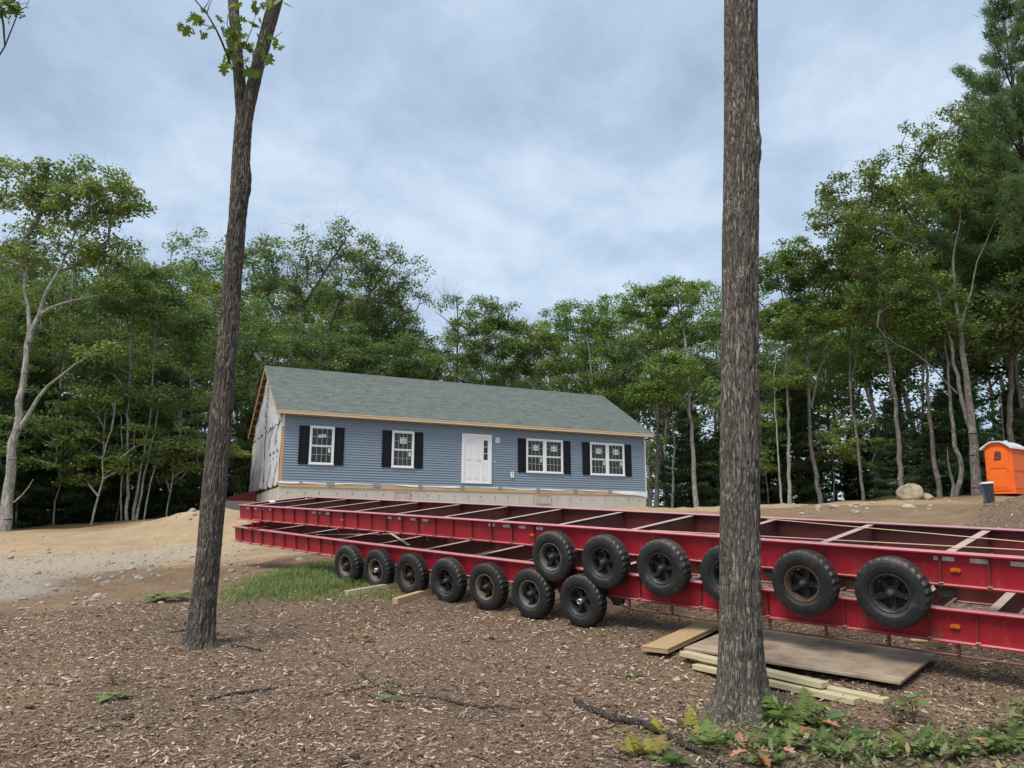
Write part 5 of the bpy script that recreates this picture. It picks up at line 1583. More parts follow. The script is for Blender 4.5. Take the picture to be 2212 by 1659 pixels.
seedling(F(1515, 705), 4, .09, .16, 'thin seedling with narrow leaves near the board ends')
seedling(F(2200, 790), 6, .14, .22, 'leafy seedling at the right edge of the undergrowth')

# ferns
def frond_mesh(mat, seed, L=1.0, droop=0.5):
    r = random.Random(seed); vs, fs, ti = [], [], []
    n = 15; t0 = r.random()*.7
    def rach(t): return Vector((0, L*t*(1-.15*t), L*(0.55*t-droop*t*t)))
    for i in range(n):
        a, b_ = rach(i/n), rach((i+1)/n); w = .010*(1-i/n)+.002
        k = len(vs); vs += [a+Vector((-w, 0, 0)), a+Vector((w, 0, 0)), b_+Vector((w, 0, 0)), b_+Vector((-w, 0, 0))]; fs.append((k, k+1, k+2, k+3)); ti += [.3]*4
        t = (i+.7)/n
        if t < .12: continue
        ll = L*.34*math.sin(math.pi*min(1, t*.80+.18))**.8*(1.02-t*.72); c = rach(t)
        for s_ in (-1, 1):
            d = Vector((s_, .42, r.uniform(-.25, .12))).normalized()*ll*r.uniform(.85, 1.1)
            side = Vector((0, 1, .2))*ll*.16
            k = len(vs); m = 4
            for j in range(m+1):
                q_ = c+d*(j/m)+Vector((0, 0, -.12*ll*(j/m)**2)); ww = side*(1-(j/m)**1.5)*(1.0 if j % 2 == 0 else 1.35)
                vs += [q_-ww, q_+ww]; ti += [t0+.2*r.random()]*2
            for j in range(m): fs.append((k+2*j, k+2*j+1, k+2*j+3, k+2*j+2))
    me = bpy.data.meshes.new('frond'); me.from_pydata([tuple(v) for v in vs], [], fs); me.update()
    me.attributes.new('tint', 'FLOAT', 'POINT').data.foreach_set('value', ti); me.materials.append(mat)
    return me
FR_G = [frond_mesh(MAT['fern'], i, 1, .3+.12*i) for i in range(4)]
FR_Y = [frond_mesh(MAT['fern_yellow'], 9+i, 1, .3+.15*i) for i in range(3)]
def fern(p, size, n, kind, label, group, up=0.3, seed=0):
    r = random.Random(seed*3+1)
    root = empty('fern', Matrix.Translation((p.x, p.y, gz(p.x, p.y)-.01)), label, 'fern', group)
    ms = FR_Y if kind == 'y' else FR_G
    for i in range(n):
        o = link_mesh('frond', ms[(i+seed) % len(ms)], None, root)
        o.matrix_local = Matrix.Rotation(6.283*i/n+r.uniform(-.4, .4), 4, 'Z') @ Matrix.Rotation(up*r.uniform(.3, 1.3), 4, 'X') @ Matrix.Scale(size*r.uniform(.75, 1.15), 4)
    return root
for i, (zx, zy, s_, n, lab) in enumerate([(415, 770, .24, 3, 'yellow fern left of the thick trunk'), (455, 800, .20, 3, 'yellow-orange fern in front of the thick trunk'), (520, 735, .18, 2, 'small yellow fern sprig at the trunk foot'),
        (795, 660, .26, 2, 'yellow fern sprig standing against the thick trunk'), (230, 800, .20, 4, 'yellow fern growing over the thick fallen branch'), (200, 905, .26, 6, 'withered yellow-brown fern beside the thick fallen branch'), (110, 905, .20, 5, 'brownish fern left of the thick fallen branch'),
        (30, 785, .13, 3, 'pale yellow sprig at the far side of the fallen branch')]):
    fern(F(zx, zy), s_, n, 'y', lab, 'yellowing ferns by the thick trunk', .5, i)
for i, (zx, zy, s_, n, lab) in enumerate([(510, 870, .30, 5, 'green fern between the fallen branch and the thick trunk'), (310, 965, .26, 5, 'green fern at the bottom edge beside the fallen branch'), (610, 835, .24, 4, 'green fern directly below the thick trunk'),
        (950, 740, .42, 7, 'large green fern right of the thick trunk'), (1060, 690, .36, 6, 'green fern behind the large fern near the boards'), (900, 880, .34, 6, 'dark green fern below the large fern'), (1010, 830, .32, 6, 'green fern in the middle of the fern clump'), (1130, 760, .32, 5, 'green fern at the right of the fern clump'),
        (1180, 920, .28, 5, 'low green fern at the bottom edge near the dry leaves'), (1330, 830, .28, 4, 'pale green fern standing alone right of the fern clump'), (820, 960, .26, 5, 'green fern at the bottom edge below the trunk'), (1440, 930, .28, 5, 'green fern at the bottom right of the dry leaves'),
        (1620, 900, .30, 6, 'green fern at the left of the corner undergrowth'), (1800, 920, .30, 6, 'green fern in the middle of the corner undergrowth'), (1980, 900, .34, 6, 'tall green fern in the corner undergrowth'), (2120, 880, .40, 7, 'large fern at the right edge of the corner undergrowth'), (2180, 830, .34, 6, 'upright fern at the extreme right edge')]):
    fern(F(zx, zy), s_, n, 'g', lab, 'green ferns at the lower right', .35, i)
# low leafy ground cover among the ferns
def cover(n):
    r = np.random.default_rng(41); V, Q, T = [], [], []
    cen = [tuple(F(*c)[:2])+(s_,) for c, s_ in (((950, 800), .40), ((1050, 740), .30), ((1150, 900), .35), ((1380, 950), .38), ((1650, 930), .42), ((1850, 900), .45), ((2050, 870), .42), ((2200, 850), .45), ((2000, 970), .6), ((1500, 990), .5), ((640, 860), .25), ((800, 960), .35), ((2250, 780), .35))]
    for i in range(n):
        c = cen[r.integers(len(cen))]
        x, y = r.normal(c[0], c[2]*.62), r.normal(c[1], c[2]*.45); h = abs(r.normal(0, .075))
        z = gz(x, y) if i % 3 == 0 or i == 0 else z0
        z0 = z
        s_ = r.uniform(.018, .06); a = r.random()*6.28; tilt = r.normal(0, .5)
        d = np.array([math.cos(a), math.sin(a), tilt]); sd = np.array([-math.sin(a), math.cos(a), r.normal(0, .4)])
        p = np.array([x, y, z+h]); k = len(V)
        V += [p, p+d*s_*.5+sd*s_*.30, p+d*s_*1.25, p+d*s_*.5-sd*s_*.30]; Q.append((k, k+1, k+2, k+3)); t = r.random(); T += [t]*4
    return np_mesh('ground_cover', np.array(V), [np.array(Q)], MAT['weed'], False, {'tint': np.array(T)})
tag(link_mesh('ground_cover', cover(1600)), 'low leafy ground cover filling the lower right corner', 'ground cover', kind='stuff')
for k, (zx, zy) in enumerate(sorted([(1085, 835), (1105, 865), (1260, 835), (1245, 815), (770, 940), (800, 955), (700, 905), (985, 958), (2105, 820), (1550, 800), (1940, 870), (1490, 735), (1230, 900), (740, 960), (1960, 880)])):
    p = F(zx, zy); o = link_mesh('dry_leaf', DRY[k % 3]); s_ = .11+.03*(k % 3)
    o.matrix_world = Matrix.Translation((p.x, p.y, p.z+.05+.03*(k % 2))) @ Matrix.Rotation(k*1.7, 4, 'Z') @ Matrix.Rotation(.5-(k % 4)*.3, 4, 'X') @ Matrix.Scale(s_, 4)
    tag(o, '%s curled brown oak leaf from the left among the ferns' % ordn(k), 'leaf', 'curled brown leaves among the ferns')

# grass patch by the front wheels
GRASS = poly_world([(466, 1306), (478, 1276), (545, 1246), (640, 1228), (712, 1216), (800, 1226), (862, 1276), (842, 1290), (760, 1287), (640, 1298), (545, 1304)])
def grass(n):
    r = np.random.default_rng(51); lo, hi = GRASS.min(0)-.3, GRASS.max(0)+.3
    xy = r.random((n, 2))*(hi-lo)+lo
    sd = pdist(GRASS, xy); keep = soft(sd, xy, .32, .4, 1.5) > r.random(n); xy = xy[keep]; sd = sd[keep]; n = len(xy)
    z = terrain(xy); L = r.uniform(.08, .24, n)*np.clip(.55+sd*.7, .45, 1.15)
    a = r.random(n)*6.28; lean = r.uniform(.4, 1.6, n); w = r.uniform(.003, .006, n)
    d = np.stack([np.cos(a), np.sin(a)], 1); s_ = np.stack([-np.sin(a), np.cos(a)], 1)
    V = []
    for t in (0, .4, .75, 1.0):
        ho = (lean*t*t*.8)[:, None]*d*L[:, None]; hz = L*(t-.45*lean*t*t)*.9
        c = np.column_stack([xy+ho, z+hz]); ww = (w*(1-t)**.6)[:, None]*s_
        if t < 1: V += [np.column_stack([c[:, :2]-ww, c[:, 2]]), np.column_stack([c[:, :2]+ww, c[:, 2]])]
        else: V.append(c)
    V = np.stack(V, 1); b_ = np.arange(n)[:, None]*7
    q = np.concatenate([b_+np.array([[0, 1, 3, 2]]), b_+np.array([[2, 3, 5, 4]])]); t3 = b_+np.array([[4, 5, 6]])
    pt = fbm(np.stack([xy[:, 0]*1.5, xy[:, 1]*1.5, np.zeros(n)], 1), 3)
    T = np.repeat(np.clip(r.normal(.45, .25, n)+.25*pt, 0, 1), 7)
    return np_mesh('grass', V.reshape(-1, 3), [q, t3], MAT['grass'], False, {'tint': T})
tag(link_mesh('grass', grass(24000)), 'patch of long green grass around the front wheels of the lower frame', 'grass', kind='stuff')

# ------------------------------------------------------------------ woods
LEAF4 = np.array([(0, 0, 0), (.38, .5, .10), (0, 1, -.04), (-.38, .5, .10)])
def leaf_cloud(cent, rad, counts, size, r, flat=.6, tint=None, up=.75):
    """folded leaf faces scattered through clumps; returns verts, tris, tint"""
    P_, S_, T_ = [], [], []
    for i, (c, R, n) in enumerate(zip(cent, rad, counts)):
        g = r.normal(0, 1, (n, 3)); g /= np.linalg.norm(g, axis=1)[:, None]
        g *= (r.random((n, 1))**.45)*R; g[:, 2] *= flat
        P_.append(g+c); T_.append(np.clip((tint[i] if tint is not None else .45)+r.normal(0, .15, n), 0, 1))
        S_.append(r.uniform(.65, 1.3, n)*size)
    p = np.concatenate(P_); s_ = np.concatenate(S_); t = np.concatenate(T_); n = len(p)
    nrm = r.normal(0, 1, (n, 3)); nrm[:, 2] = np.abs(nrm[:, 2])+up; nrm /= np.linalg.norm(nrm, axis=1)[:, None]
    d = r.normal(0, 1, (n, 3)); d[:, 2] -= .35; d -= (d*nrm).sum(1)[:, None]*nrm; d /= np.linalg.norm(d, axis=1)[:, None]
    x = np.cross(d, nrm)
    v = p[:, None]+s_[:, None, None]*(LEAF4[None, :, 0:1]*x[:, None]+LEAF4[None, :, 1:2]*d[:, None]+LEAF4[None, :, 2:3]*nrm[:, None])
    b_ = np.arange(n)[:, None]*4
    return v.reshape(-1, 3), np.concatenate([b_+np.array([[0, 1, 2]]), b_+np.array([[0, 2, 3]])]), np.repeat(t, 4)
def tubes(segs, nside=5):
    """segs: list of (p0, r0, p1, r1) arrays -> verts, quads"""
    p0 = np.array([s[0] for s in segs]); r0 = np.array([s[1] for s in segs]); p1 = np.array([s[2] for s in segs]); r1 = np.array([s[3] for s in segs])
    d = p1-p0; d /= np.linalg.norm(d, axis=1)[:, None]+1e-9
    ref = np.where(np.abs(d[:, 2:3]) < .9, np.array([[0, 0, 1.]]), np.array([[1., 0, 0]]))
    x = np.cross(d, ref); x /= np.linalg.norm(x, axis=1)[:, None]; y = np.cross(d, x)
    a = np.linspace(0, 2*math.pi, nside, endpoint=False); ca, sa = np.cos(a), np.sin(a)
    ring = x[:, None]*ca[None, :, None]+y[:, None]*sa[None, :, None]
    v = np.concatenate([p0[:, None]+ring*r0[:, None, None], p1[:, None]+ring*r1[:, None, None]], 1)
    b_ = np.arange(len(segs))[:, None]*2*nside; k = np.arange(nside); k2 = (k+1) % nside
    q = np.stack([k, k2, k2+nside, k+nside], 1)
    return v.reshape(-1, 3), (b_[:, :, None]+q[None]).reshape(-1, 4)
def grow(stems, cent, r, tip=.010, pw=.5, bare=()):
    """join clump centres to the stems by forking branches whose thickness adds up"""
    pos, par, fixed = [], [], []
    for pts, r0, r1 in stems:
        m = max(4, int(np.linalg.norm(pts[-1]-pts[0])/.5)); L = np.concatenate([[0], np.cumsum(np.linalg.norm(np.diff(pts, axis=0), axis=1))])
        t = np.linspace(0, L[-1], m); c = np.stack([np.interp(t, L, pts[:, k]) for k in range(3)], 1)
        c[1:-1, :2] += r.normal(0, .03, (m-2, 2))
        start = len(pos)
        for i in range(m):
            pos.append(c[i]); par.append(start+i-1 if i else -1); fixed.append(r0+(r1-r0)*(t[i]/L[-1])**.7)
    nst = len(pos); ends = []
    cent = np.asarray(cent)
    if len(cent):
        base = np.array(pos); dmin = np.array([np.min(np.linalg.norm(base-c, axis=1)) for c in cent]); order = np.argsort(dmin)
        for ci in order:
            c = cent[ci]; A = np.array(pos); dv = c-A; dist = np.linalg.norm(dv, axis=1)
            cost = dist+np.where(dv[:, 2] < .15*dist, .9*(.15*dist-dv[:, 2])+.5, 0)
            cost[:nst] += .25
            j = int(np.argmin(cost)); m = max(2, int(dist[j]/.7)+1); p = j; a0 = A[j]
            bow = np.array([0, 0, dist[j]*r.uniform(-.05, .14)])
            for k in range(1, m+1):
                t = k/m; q_ = a0+(c-a0)*t+bow*math.sin(math.pi*t)+(r.normal(0, .05*dist[j]/m, 3) if k < m else 0)
                pos.append(q_); par.append(p); fixed.append(0); p = len(pos)-1
            ends.append(p)
    cnt = np.zeros(len(pos))
    for e_ in ends:
        while e_ != -1 and e_ >= nst: cnt[e_] += 1; e_ = par[e_]
    rad = np.array([fixed[i] if i < nst else tip*(cnt[i]**pw)*1.3 for i in range(len(pos))])
    thick, thin = [], []
    for i in range(len(pos)):
        if par[i] >= 0:
            r0 = rad[par[i]] if not (i >= nst and par[i] < nst) else min(rad[par[i]], rad[i]*1.25)
            (thick if rad[i] > .05 else thin).append((pos[par[i]], r0, pos[i], rad[i]))
    out = []
    if thick: out.append(tubes(thick, 8))
    if thin: out.append(tubes(thin, 4))
    # bare twigs at some tips
    ex = []
    for e_ in ends:
        for k in range(bare[0] if bare else 2):
            d = r.normal(0, 1, 3); d[2] = abs(d[2])*.8+.2; d /= np.linalg.norm(d); ln = r.uniform(.4, 1.0)*(bare[1] if bare else .7)
            mid = pos[e_]+d*ln*.5; d2 = d+r.normal(0, .35, 3)
            ex.append((pos[e_], .008, mid, .006)); ex.append((mid, .006, mid+d2*ln*.5, .003))
    if ex: out.append(tubes(ex, 3))
    return join(out)
def clumps(ells, n, r, rmin=.55, rmax=1.0, shell=.5):
    """clump centres inside ellipsoids (cx, cy, cz, rx, ry, rz, weight)"""
    w = np.array([e_[6] for e_ in ells]); w = w/w.sum(); out = []
    for i in range(n):
        e_ = ells[r.choice(len(ells), p=w)]
        d = r.normal(0, 1, 3); d /= np.linalg.norm(d); k = r.random()**(1/3*shell)
        if d[2] < -.3: d[2] *= .6
        out.append((e_[0]+d[0]*k*e_[3], e_[1]+d[1]*k*e_[4], e_[2]+d[2]*k*e_[5]))
    return np.array(out), r.uniform(rmin, rmax, n)
def build_tree(seed, stems, ells, ncl, nleaf, lsize, rr=(.55, 1.0), flat=.6, bare=(), tip=.010, tspread=.2, pw=.5):
    r = np.random.default_rng(seed)
    cent, rad = clumps(ells, ncl, r, rr[0], rr[1])
    wv, wq = grow([(np.array(s[0], float), s[1], s[2]) for s in stems], cent, r, tip, pw, bare)
    tint = np.clip(r.normal(.42, tspread, ncl), .05, .95)
    cnt = np.maximum(4, (nleaf*rad**2/np.sum(rad**2)).astype(int))
    lv, lt, tt = leaf_cloud(cent, rad, cnt, lsize, r, flat, tint)
    return (wv, wq), (lv, lt, tt)
def tree_meshes(parts, bark_m, leaf_m):
    (wv, wq), (lv, lt, tt) = parts
    return np_mesh('trunk', wv, [wq], bark_m, True), np_mesh('crown', lv, [lt], leaf_m, False, {'tint': tt})
def put_tree(name, meshes, loc, rot, scale, label, group, cat='tree'):
    root = empty(name, Matrix.Translation(loc) @ Matrix.Rotation(rot, 4, 'Z') @ Matrix.Diagonal((scale[0], scale[0], scale[1], 1)), label, cat, group)
    link_mesh('trunk', meshes[0], None, root); link_mesh('crown', meshes[1], None, root)
    return root
SKY = [(-400, 330), (0, 345), (120, 335), (230, 360), (310, 420), (335, 500), (400, 490), (480, 490), (560, 475), (640, 480), (740, 462), (800, 500), (880, 550), (940, 610), (960, 670), (1010, 645), (1085, 645), (1130, 692), (1200, 655), (1300, 630), (1400, 618), (1500, 600), (1560, 598), (1640, 545), (1720, 480), (1760, 400), (1850, 330), (1930, 260), (2040, 225), (2100, 190), (2150, 60), (2212, 10), (2700, 0)]
def skyline(px):
    return float(np.interp(px, [s[0] for s in SKY], [s[1] for s in SKY]))

# --- trees of the front row that the picture lets one tell apart, built from what it shows
def local(pts, base):
    return [np.array(p)-np.array(base) for p in pts]
def front_tree(name, label, base_px, Y, stems_px, blobs_px, ncl, nleaf, bark_m, leaf_m, seed, lsize=.17, rr=(.6, 1.1), flat=.6, bare=(), ry=.8, cat='tree', group=None, tspread=.2):
    """stems_px: lists of (px, py, width, dy); blobs_px: (px, py, rx, ry, weight) in layout units at distance Y"""
    b_ = P(base_px[0], base_px[1], Y); b_.z = gz(b_.x, b_.y)-.1
    stems = []
    for st in stems_px:
        pts = [P(s[0], s[1], Y+(s[3] if len(s) > 3 else 0)) for s in st]
        if st is stems_px[0]: pts[0] = Vector((pts[0].x, pts[0].y, b_.z-.05))
        stems.append((local(pts, b_), W(st[0][2], pts[0])/2*.92, W(st[-1][2], pts[-1])/2*.8))
    ells = []
    for px, py, rx, ry_, w in blobs_px:
        c = P(px, py, Y); k = W(1, c)
        ells.append((*(np.array(c)-np.array(b_)), rx*k, (rx*.5+ry_*.5)*k*ry, ry_*k, w))
    ms = tree_meshes(build_tree(seed, stems, ells, ncl, nleaf, lsize, rr, flat, bare, tspread=tspread), MAT[bark_m], MAT[leaf_m])
    return put_tree(name, ms, b_, 0, (1, 1), label, group, cat)
front_tree('oak_tree', 'large pale-barked oak at the left edge of the clearing', (12, 1152), 28.0,
    [[(8, 1152, 31), (25, 1000, 24), (42, 880, 20), (58, 750, 16), (64, 700, 13), (52, 620, 9), (48, 540, 6), (60, 460, 3)],
     [(62, 740, 13), (80, 690, 11), (110, 620, 9), (140, 560, 7), (165, 500, 5), (185, 440, 3)],
     [(42, 925, 12), (70, 875, 10), (110, 830, 10), (150, 795, 8), (195, 768, 4)],
     [(85, 680, 10), (130, 655, 8), (200, 640, 6), (262, 628, 3)],
     [(30, 1085, 5), (55, 1065, 4), (72, 1035, 2)]],
    [(60, 410, 90, 70, 2.0), (170, 430, 110, 80, 2.4), (245, 450, 62, 60, 1.4), (140, 530, 140, 70, 2.2), (-60, 500, 110, 120, 1.5), (30, 600, 80, 60, .5), (240, 560, 60, 50, .4), (205, 760, 40, 18, .25), (262, 620, 30, 18, .25)],
    210, 17000, 'bark_pale', 'leaf_oak', 101, .13, (.30, .60), .62)
front_tree('oak_tree', 'spreading oak with a sparse half-bare crown rising behind the house roof', (630, 1010), 47.0,
    [[(632, 1010, 22), (630, 900, 20), (628, 800, 20), (626, 735, 17), (650, 670, 12), (700, 590, 8), (745, 520, 5)],
     [(626, 740, 12), (606, 690, 8), (575, 640, 6), (548, 590, 4)]],
    [(640, 560, 100, 70, 2.2), (560, 590, 60, 80, 1.2), (745, 520, 60, 60, .9), (700, 610, 90, 60, 1.4), (620, 640, 60, 40, .8)],
    125, 8000, 'bark_far', 'leaf_oak', 102, .155, (.40, .75), .6, (5, 1.5))
front_tree('oak_tree', 'wide oak with leaning limbs right of the sparse oak behind the roof', (700, 1010), 49.0,
    [[(690, 1010, 26), (688, 880, 24), (690, 790, 22), (700, 740, 17), (720, 680, 12), (740, 640, 8)],
     [(705, 790, 14), (760, 730, 11), (800, 695, 9), (850, 685, 6), (900, 670, 4)],
     [(735, 760, 8), (790, 650, 7), (830, 590, 5), (860, 560, 3)]],
    [(860, 590, 80, 55, 1.8), (800, 560, 60, 60, 1.2), (880, 640, 55, 45, 1.3), (780, 660, 80, 60, 1.4), (840, 700, 70, 40, .8)],
    110, 6300, 'bark_far', 'leaf_oak', 103, .155, (.40, .75), .6, (5, 1.4))
front_tree('oak_tree', 'oak with a long diagonal trunk reaching over the gable peak', (590, 1010), 44.0,
    [[(612, 1010, 24), (590, 900, 20), (566, 790, 17), (530, 730, 13), (480, 690, 10), (430, 660, 7), (390, 630, 4)]],
    [(430, 560, 100, 60, 2), (380, 640, 60, 50, .7), (470, 600, 70, 60, 1), (500, 680, 60, 40, .5)],
    75, 5000, 'bark_pale', 'leaf_oak', 104, .15, (.45, .8), .6, (3, 1.2))
front_tree('maple_tree', 'bright green maple crown behind the middle of the roof ridge', (720, 1020), 42.0,
    [[(720, 1020, 12), (735, 860, 10), (740, 760, 7), (745, 720, 4)]],
    [(680, 730, 110, 45, 1.5), (790, 750, 95, 50, 1.5), (730, 790, 150, 40, 1.2), (880, 770, 60, 40, .8)],
    95, 10000, 'bark_far', 'leaf_maple', 105, .14, (.5, .9), .42)
front_tree('maple_tree', 'clump of slender grey maple stems left of the forked trunk', (285, 1132), 31.0,
    [[(274, 1132, 9), (276, 1000, 8), (277, 880, 7), (280, 760, 5), (285, 640, 3)], [(288, 1130, 8), (305, 1010, 7), (325, 900, 6), (330, 800, 4), (338, 690, 3)], [(294, 1130, 7), (318, 1000, 6), (334, 930, 5), (350, 840, 3)],
     [(310, 1128, 5), (322, 1050, 5), (338, 1000, 3)], [(262, 1130, 5), (264, 1010, 4), (262, 900, 3)]],
    [(300, 640, 90, 70, 1.6), (380, 700, 80, 60, 1.2), (330, 860, 100, 26, .9), (290, 1000, 60, 20, .5), (370, 970, 70, 18, .6), (230, 780, 70, 50, .8), (420, 790, 60, 40, .6)],
    95, 13000, 'bark_pale', 'leaf_maple', 106, .15, (.5, .9), .42)
# right side
front_tree('oak_tree', 'tall double-trunked oak leaning left of the orange toilet', (2108, 1082), 37.0,
    [[(2112, 1082, 27), (2104, 960, 21), (2092, 860, 17), (2080, 760, 12), (2064, 640, 8), (2060, 560, 5), (2075, 460, 3)], [(2098, 930, 12), (2068, 830, 10), (2050, 720, 8), (2015, 600, 5), (1960, 500, 3)],
     [(2078, 700, 7), (2110, 570, 6), (2140, 500, 4), (2165, 440, 2)], [(2068, 850, 5), (1990, 770, 5), (1920, 735, 4), (1895, 705, 3)]],
    [(2040, 300, 95, 75, 2.4), (1930, 380, 90, 70, 2.0), (2000, 430, 110, 80, 2.2), (1840, 480, 85, 60, 1.5), (2120, 420, 90, 90, 1.5), (1900, 560, 110, 60, 1.4), (1990, 640, 100, 50, 1.0)],
    210, 16500, 'bark_far', 'leaf_oak', 107, .132, (.32, .62), .6)
for i, (nm, lab, bx, by, Y, st, bl, bm_, lm_) in enumerate([
    ('oak_tree', 'straight grey trunk rising right beside the large tan boulder', 1946, 1068, 38.5, [[(1947, 1068, 15), (1943, 960, 12), (1925, 800, 10), (1905, 680, 7), (1895, 560, 4)]], [(1850, 420, 80, 50, 1.2), (1900, 560, 90, 70, 1), (1800, 470, 60, 50, 1), (1860, 680, 80, 50, .7)], 'bark_far', 'leaf_oak'),
    ('maple_tree', 'pale thin trunk, first left of the boulder', 1866, 1090, 40.0, [[(1866, 1090, 9), (1852, 960, 8), (1838, 850, 7), (1836, 720, 5), (1850, 620, 3)], [(1840, 840, 4), (1858, 720, 3)]], [(1800, 560, 70, 60, 1), (1850, 640, 80, 60, 1), (1780, 680, 60, 50, .8)], 'bark_far', 'leaf_maple'),
    ('maple_tree', 'forked grey trunk, second left of the boulder', 1772, 1096, 40.5, [[(1774, 1096, 13), (1752, 960, 11), (1748, 850, 9), (1745, 740, 6), (1735, 600, 4)], [(1752, 880, 7), (1772, 790, 5), (1800, 740, 3)]], [(1730, 560, 80, 50, 1.2), (1680, 600, 70, 50, 1), (1760, 650, 80, 60, 1)], 'bark_far', 'leaf_oak'),
    ('maple_tree', 'straight pale trunk standing just right of the thick near trunk', 1706, 1098, 40.0, [[(1706, 1098, 10), (1702, 900, 9), (1698, 760, 7), (1690, 650, 5), (1680, 580, 3)]], [(1690, 590, 70, 45, 1.2), (1650, 660, 60, 60, 1), (1720, 700, 60, 50, .8)], 'bark_pale', 'leaf_oak'),
    ('maple_tree', 'thin curved trunk closest to the thick near trunk', 1685, 1100, 39.0, [[(1690, 1100, 6), (1678, 960, 5), (1672, 820, 4), (1676, 720, 2)]], [(1676, 700, 50, 50, 1), (1690, 820, 60, 30, .6)], 'bark_pale', 'leaf_maple'),
    ('maple_tree', 'crooked pale trunk left of the thick near trunk', 1500, 1100, 42.0, [[(1505, 1100, 14), (1494, 950, 12), (1488, 800, 9), (1478, 720, 7), (1470, 650, 4)], [(1490, 900, 4), (1470, 850, 3)]], [(1480, 640, 70, 40, 1), (1520, 700, 60, 50, 1), (1500, 830, 90, 30, 1.1), (1540, 900, 50, 60, .8)], 'bark_pale', 'leaf_maple'),
    ('oak_tree', 'straight slender trunk right of the house corner', 1418, 1100, 43.0, [[(1418, 1100, 13), (1422, 900, 10), (1424, 780, 8), (1420, 700, 5), (1415, 640, 3)]], [(1400, 660, 70, 40, 1.2), (1440, 720, 70, 50, 1), (1460, 640, 50, 30, .8)], 'bark_far', 'leaf_oak'),
    ('maple_tree', 'two thin stems rising just past the house corner', 1460, 1098, 41.0, [[(1452, 1098, 7), (1455, 960, 5), (1450, 860, 3)], [(1398, 1096, 5), (1402, 980, 4), (1404, 900, 2)]], [(1450, 800, 60, 40, 1), (1410, 850, 50, 40, .8)], 'bark_far', 'leaf_maple'),
    ('oak_tree', 'fork-limbed oak behind the right end of the roof', 1282, 1050, 48.0, [[(1282, 1050, 15), (1281, 860, 12), (1275, 790, 7), (1268, 720, 4)], [(1282, 870, 10), (1298, 790, 7), (1310, 720, 4)], [(1280, 880, 7), (1245, 820, 5), (1200, 770, 3)], [(1284, 870, 5), (1330, 800, 3)]], [(1250, 690, 80, 45, 1.5), (1320, 680, 70, 45, 1.3), (1200, 720, 50, 50, .9), (1290, 760, 100, 50, 1)], 'bark_pale', 'leaf_oak'),
    ('birch_tree', 'thin white birch stem behind the roof ridge', 1048, 1040, 46.0, [[(1048, 1040, 7), (1047, 850, 6), (1046, 740, 4), (1040, 690, 2)]], [(1040, 690, 60, 45, 1.4), (1080, 730, 60, 60, 1.2), (1010, 760, 50, 50, .8)], 'bark_pale', 'leaf_maple'),
    ('birch_tree', 'short broken birch stem behind the middle of the roof', 886, 1030, 45.0, [[(886, 1030, 8), (884, 820, 6), (888, 790, 4)]], [(900, 800, 60, 40, 1), (860, 830, 60, 40, .8)], 'bark_pale', 'leaf_maple'),
    ('maple_tree', 'slim maple behind the roof with yellowing leaves', 1150, 1040, 47.0, [[(1150, 1040, 8), (1152, 860, 6), (1140, 760, 3)], [(1152, 850, 4), (1175, 770, 2)]], [(1140, 740, 60, 45, 1.2), (1170, 790, 50, 40, 1), (1110, 790, 50, 40, .8)], 'bark_pale', 'leaf_maple')]):
    front_tree(nm, lab, (bx, by), Y, st, bl, 44+12*len(bl), 3000+1200*len(bl), bm_, lm_, 120+i, .142, (.34, .68), .5)
# bare snag top behind the roof
sn = front_tree('dead_tree', 'bare-topped tree sticking up behind the roof', (985, 1040), 50.0, [[(985, 1040, 14), (988, 760, 8), (990, 690, 4), (985, 640, 2)], [(990, 720, 4), (965, 690, 3), (938, 672, 1)], [(988, 700, 3), (1012, 660, 2), (1030, 640, 1)]], [(995, 720, 40, 30, 1), (970, 650, 20, 10, .2)], 16, 900, 'bark_dark', 'leaf_pine', 140, .16, (.4, .8), .6, (7, 2.0))
# twisted double stem near the boulder
front_tree('old_stump', 'gnarled grey twin stump left of the large oak by the toilet', (2058, 1078), 37.5, [[(2062, 1078, 15), (2076, 1040, 12), (2078, 1000, 11), (2062, 960, 9), (2052, 860, 8), (2046, 760, 6), (2040, 650, 3)], [(2058, 1078, 12), (2054, 1020, 10), (2046, 990, 7), (2046, 966, 2)]], [(2030, 700, 60, 60, 1)], 14, 1800, 'bark_far', 'leaf_oak', 141)
front_tree('oak_tree', 'leaning brown trunk behind the boulder', (2030, 1078), 39.0, [[(2030, 1078, 14), (2016, 980, 12), (2008, 880, 10), (2000, 760, 6), (1990, 660, 4)]], [(1980, 640, 80, 60, 1), (2040, 720, 70, 60, 1)], 40, 6000, 'bark_far', 'leaf_oak', 142)
front_tree('oak_tree', 'dark trunk directly behind the orange toilet', (2190, 1075), 40.0, [[(2188, 1075, 18), (2182, 900, 15), (2185, 700, 11), (2170, 520, 7)], [(2172, 1000, 6), (2160, 850, 4)]], [(2170, 560, 80, 90, 1.5), (2220, 700, 90, 80, 1.2), (2150, 740, 70, 60, .8)], 70, 11000, 'bark_far', 'leaf_oak', 143)

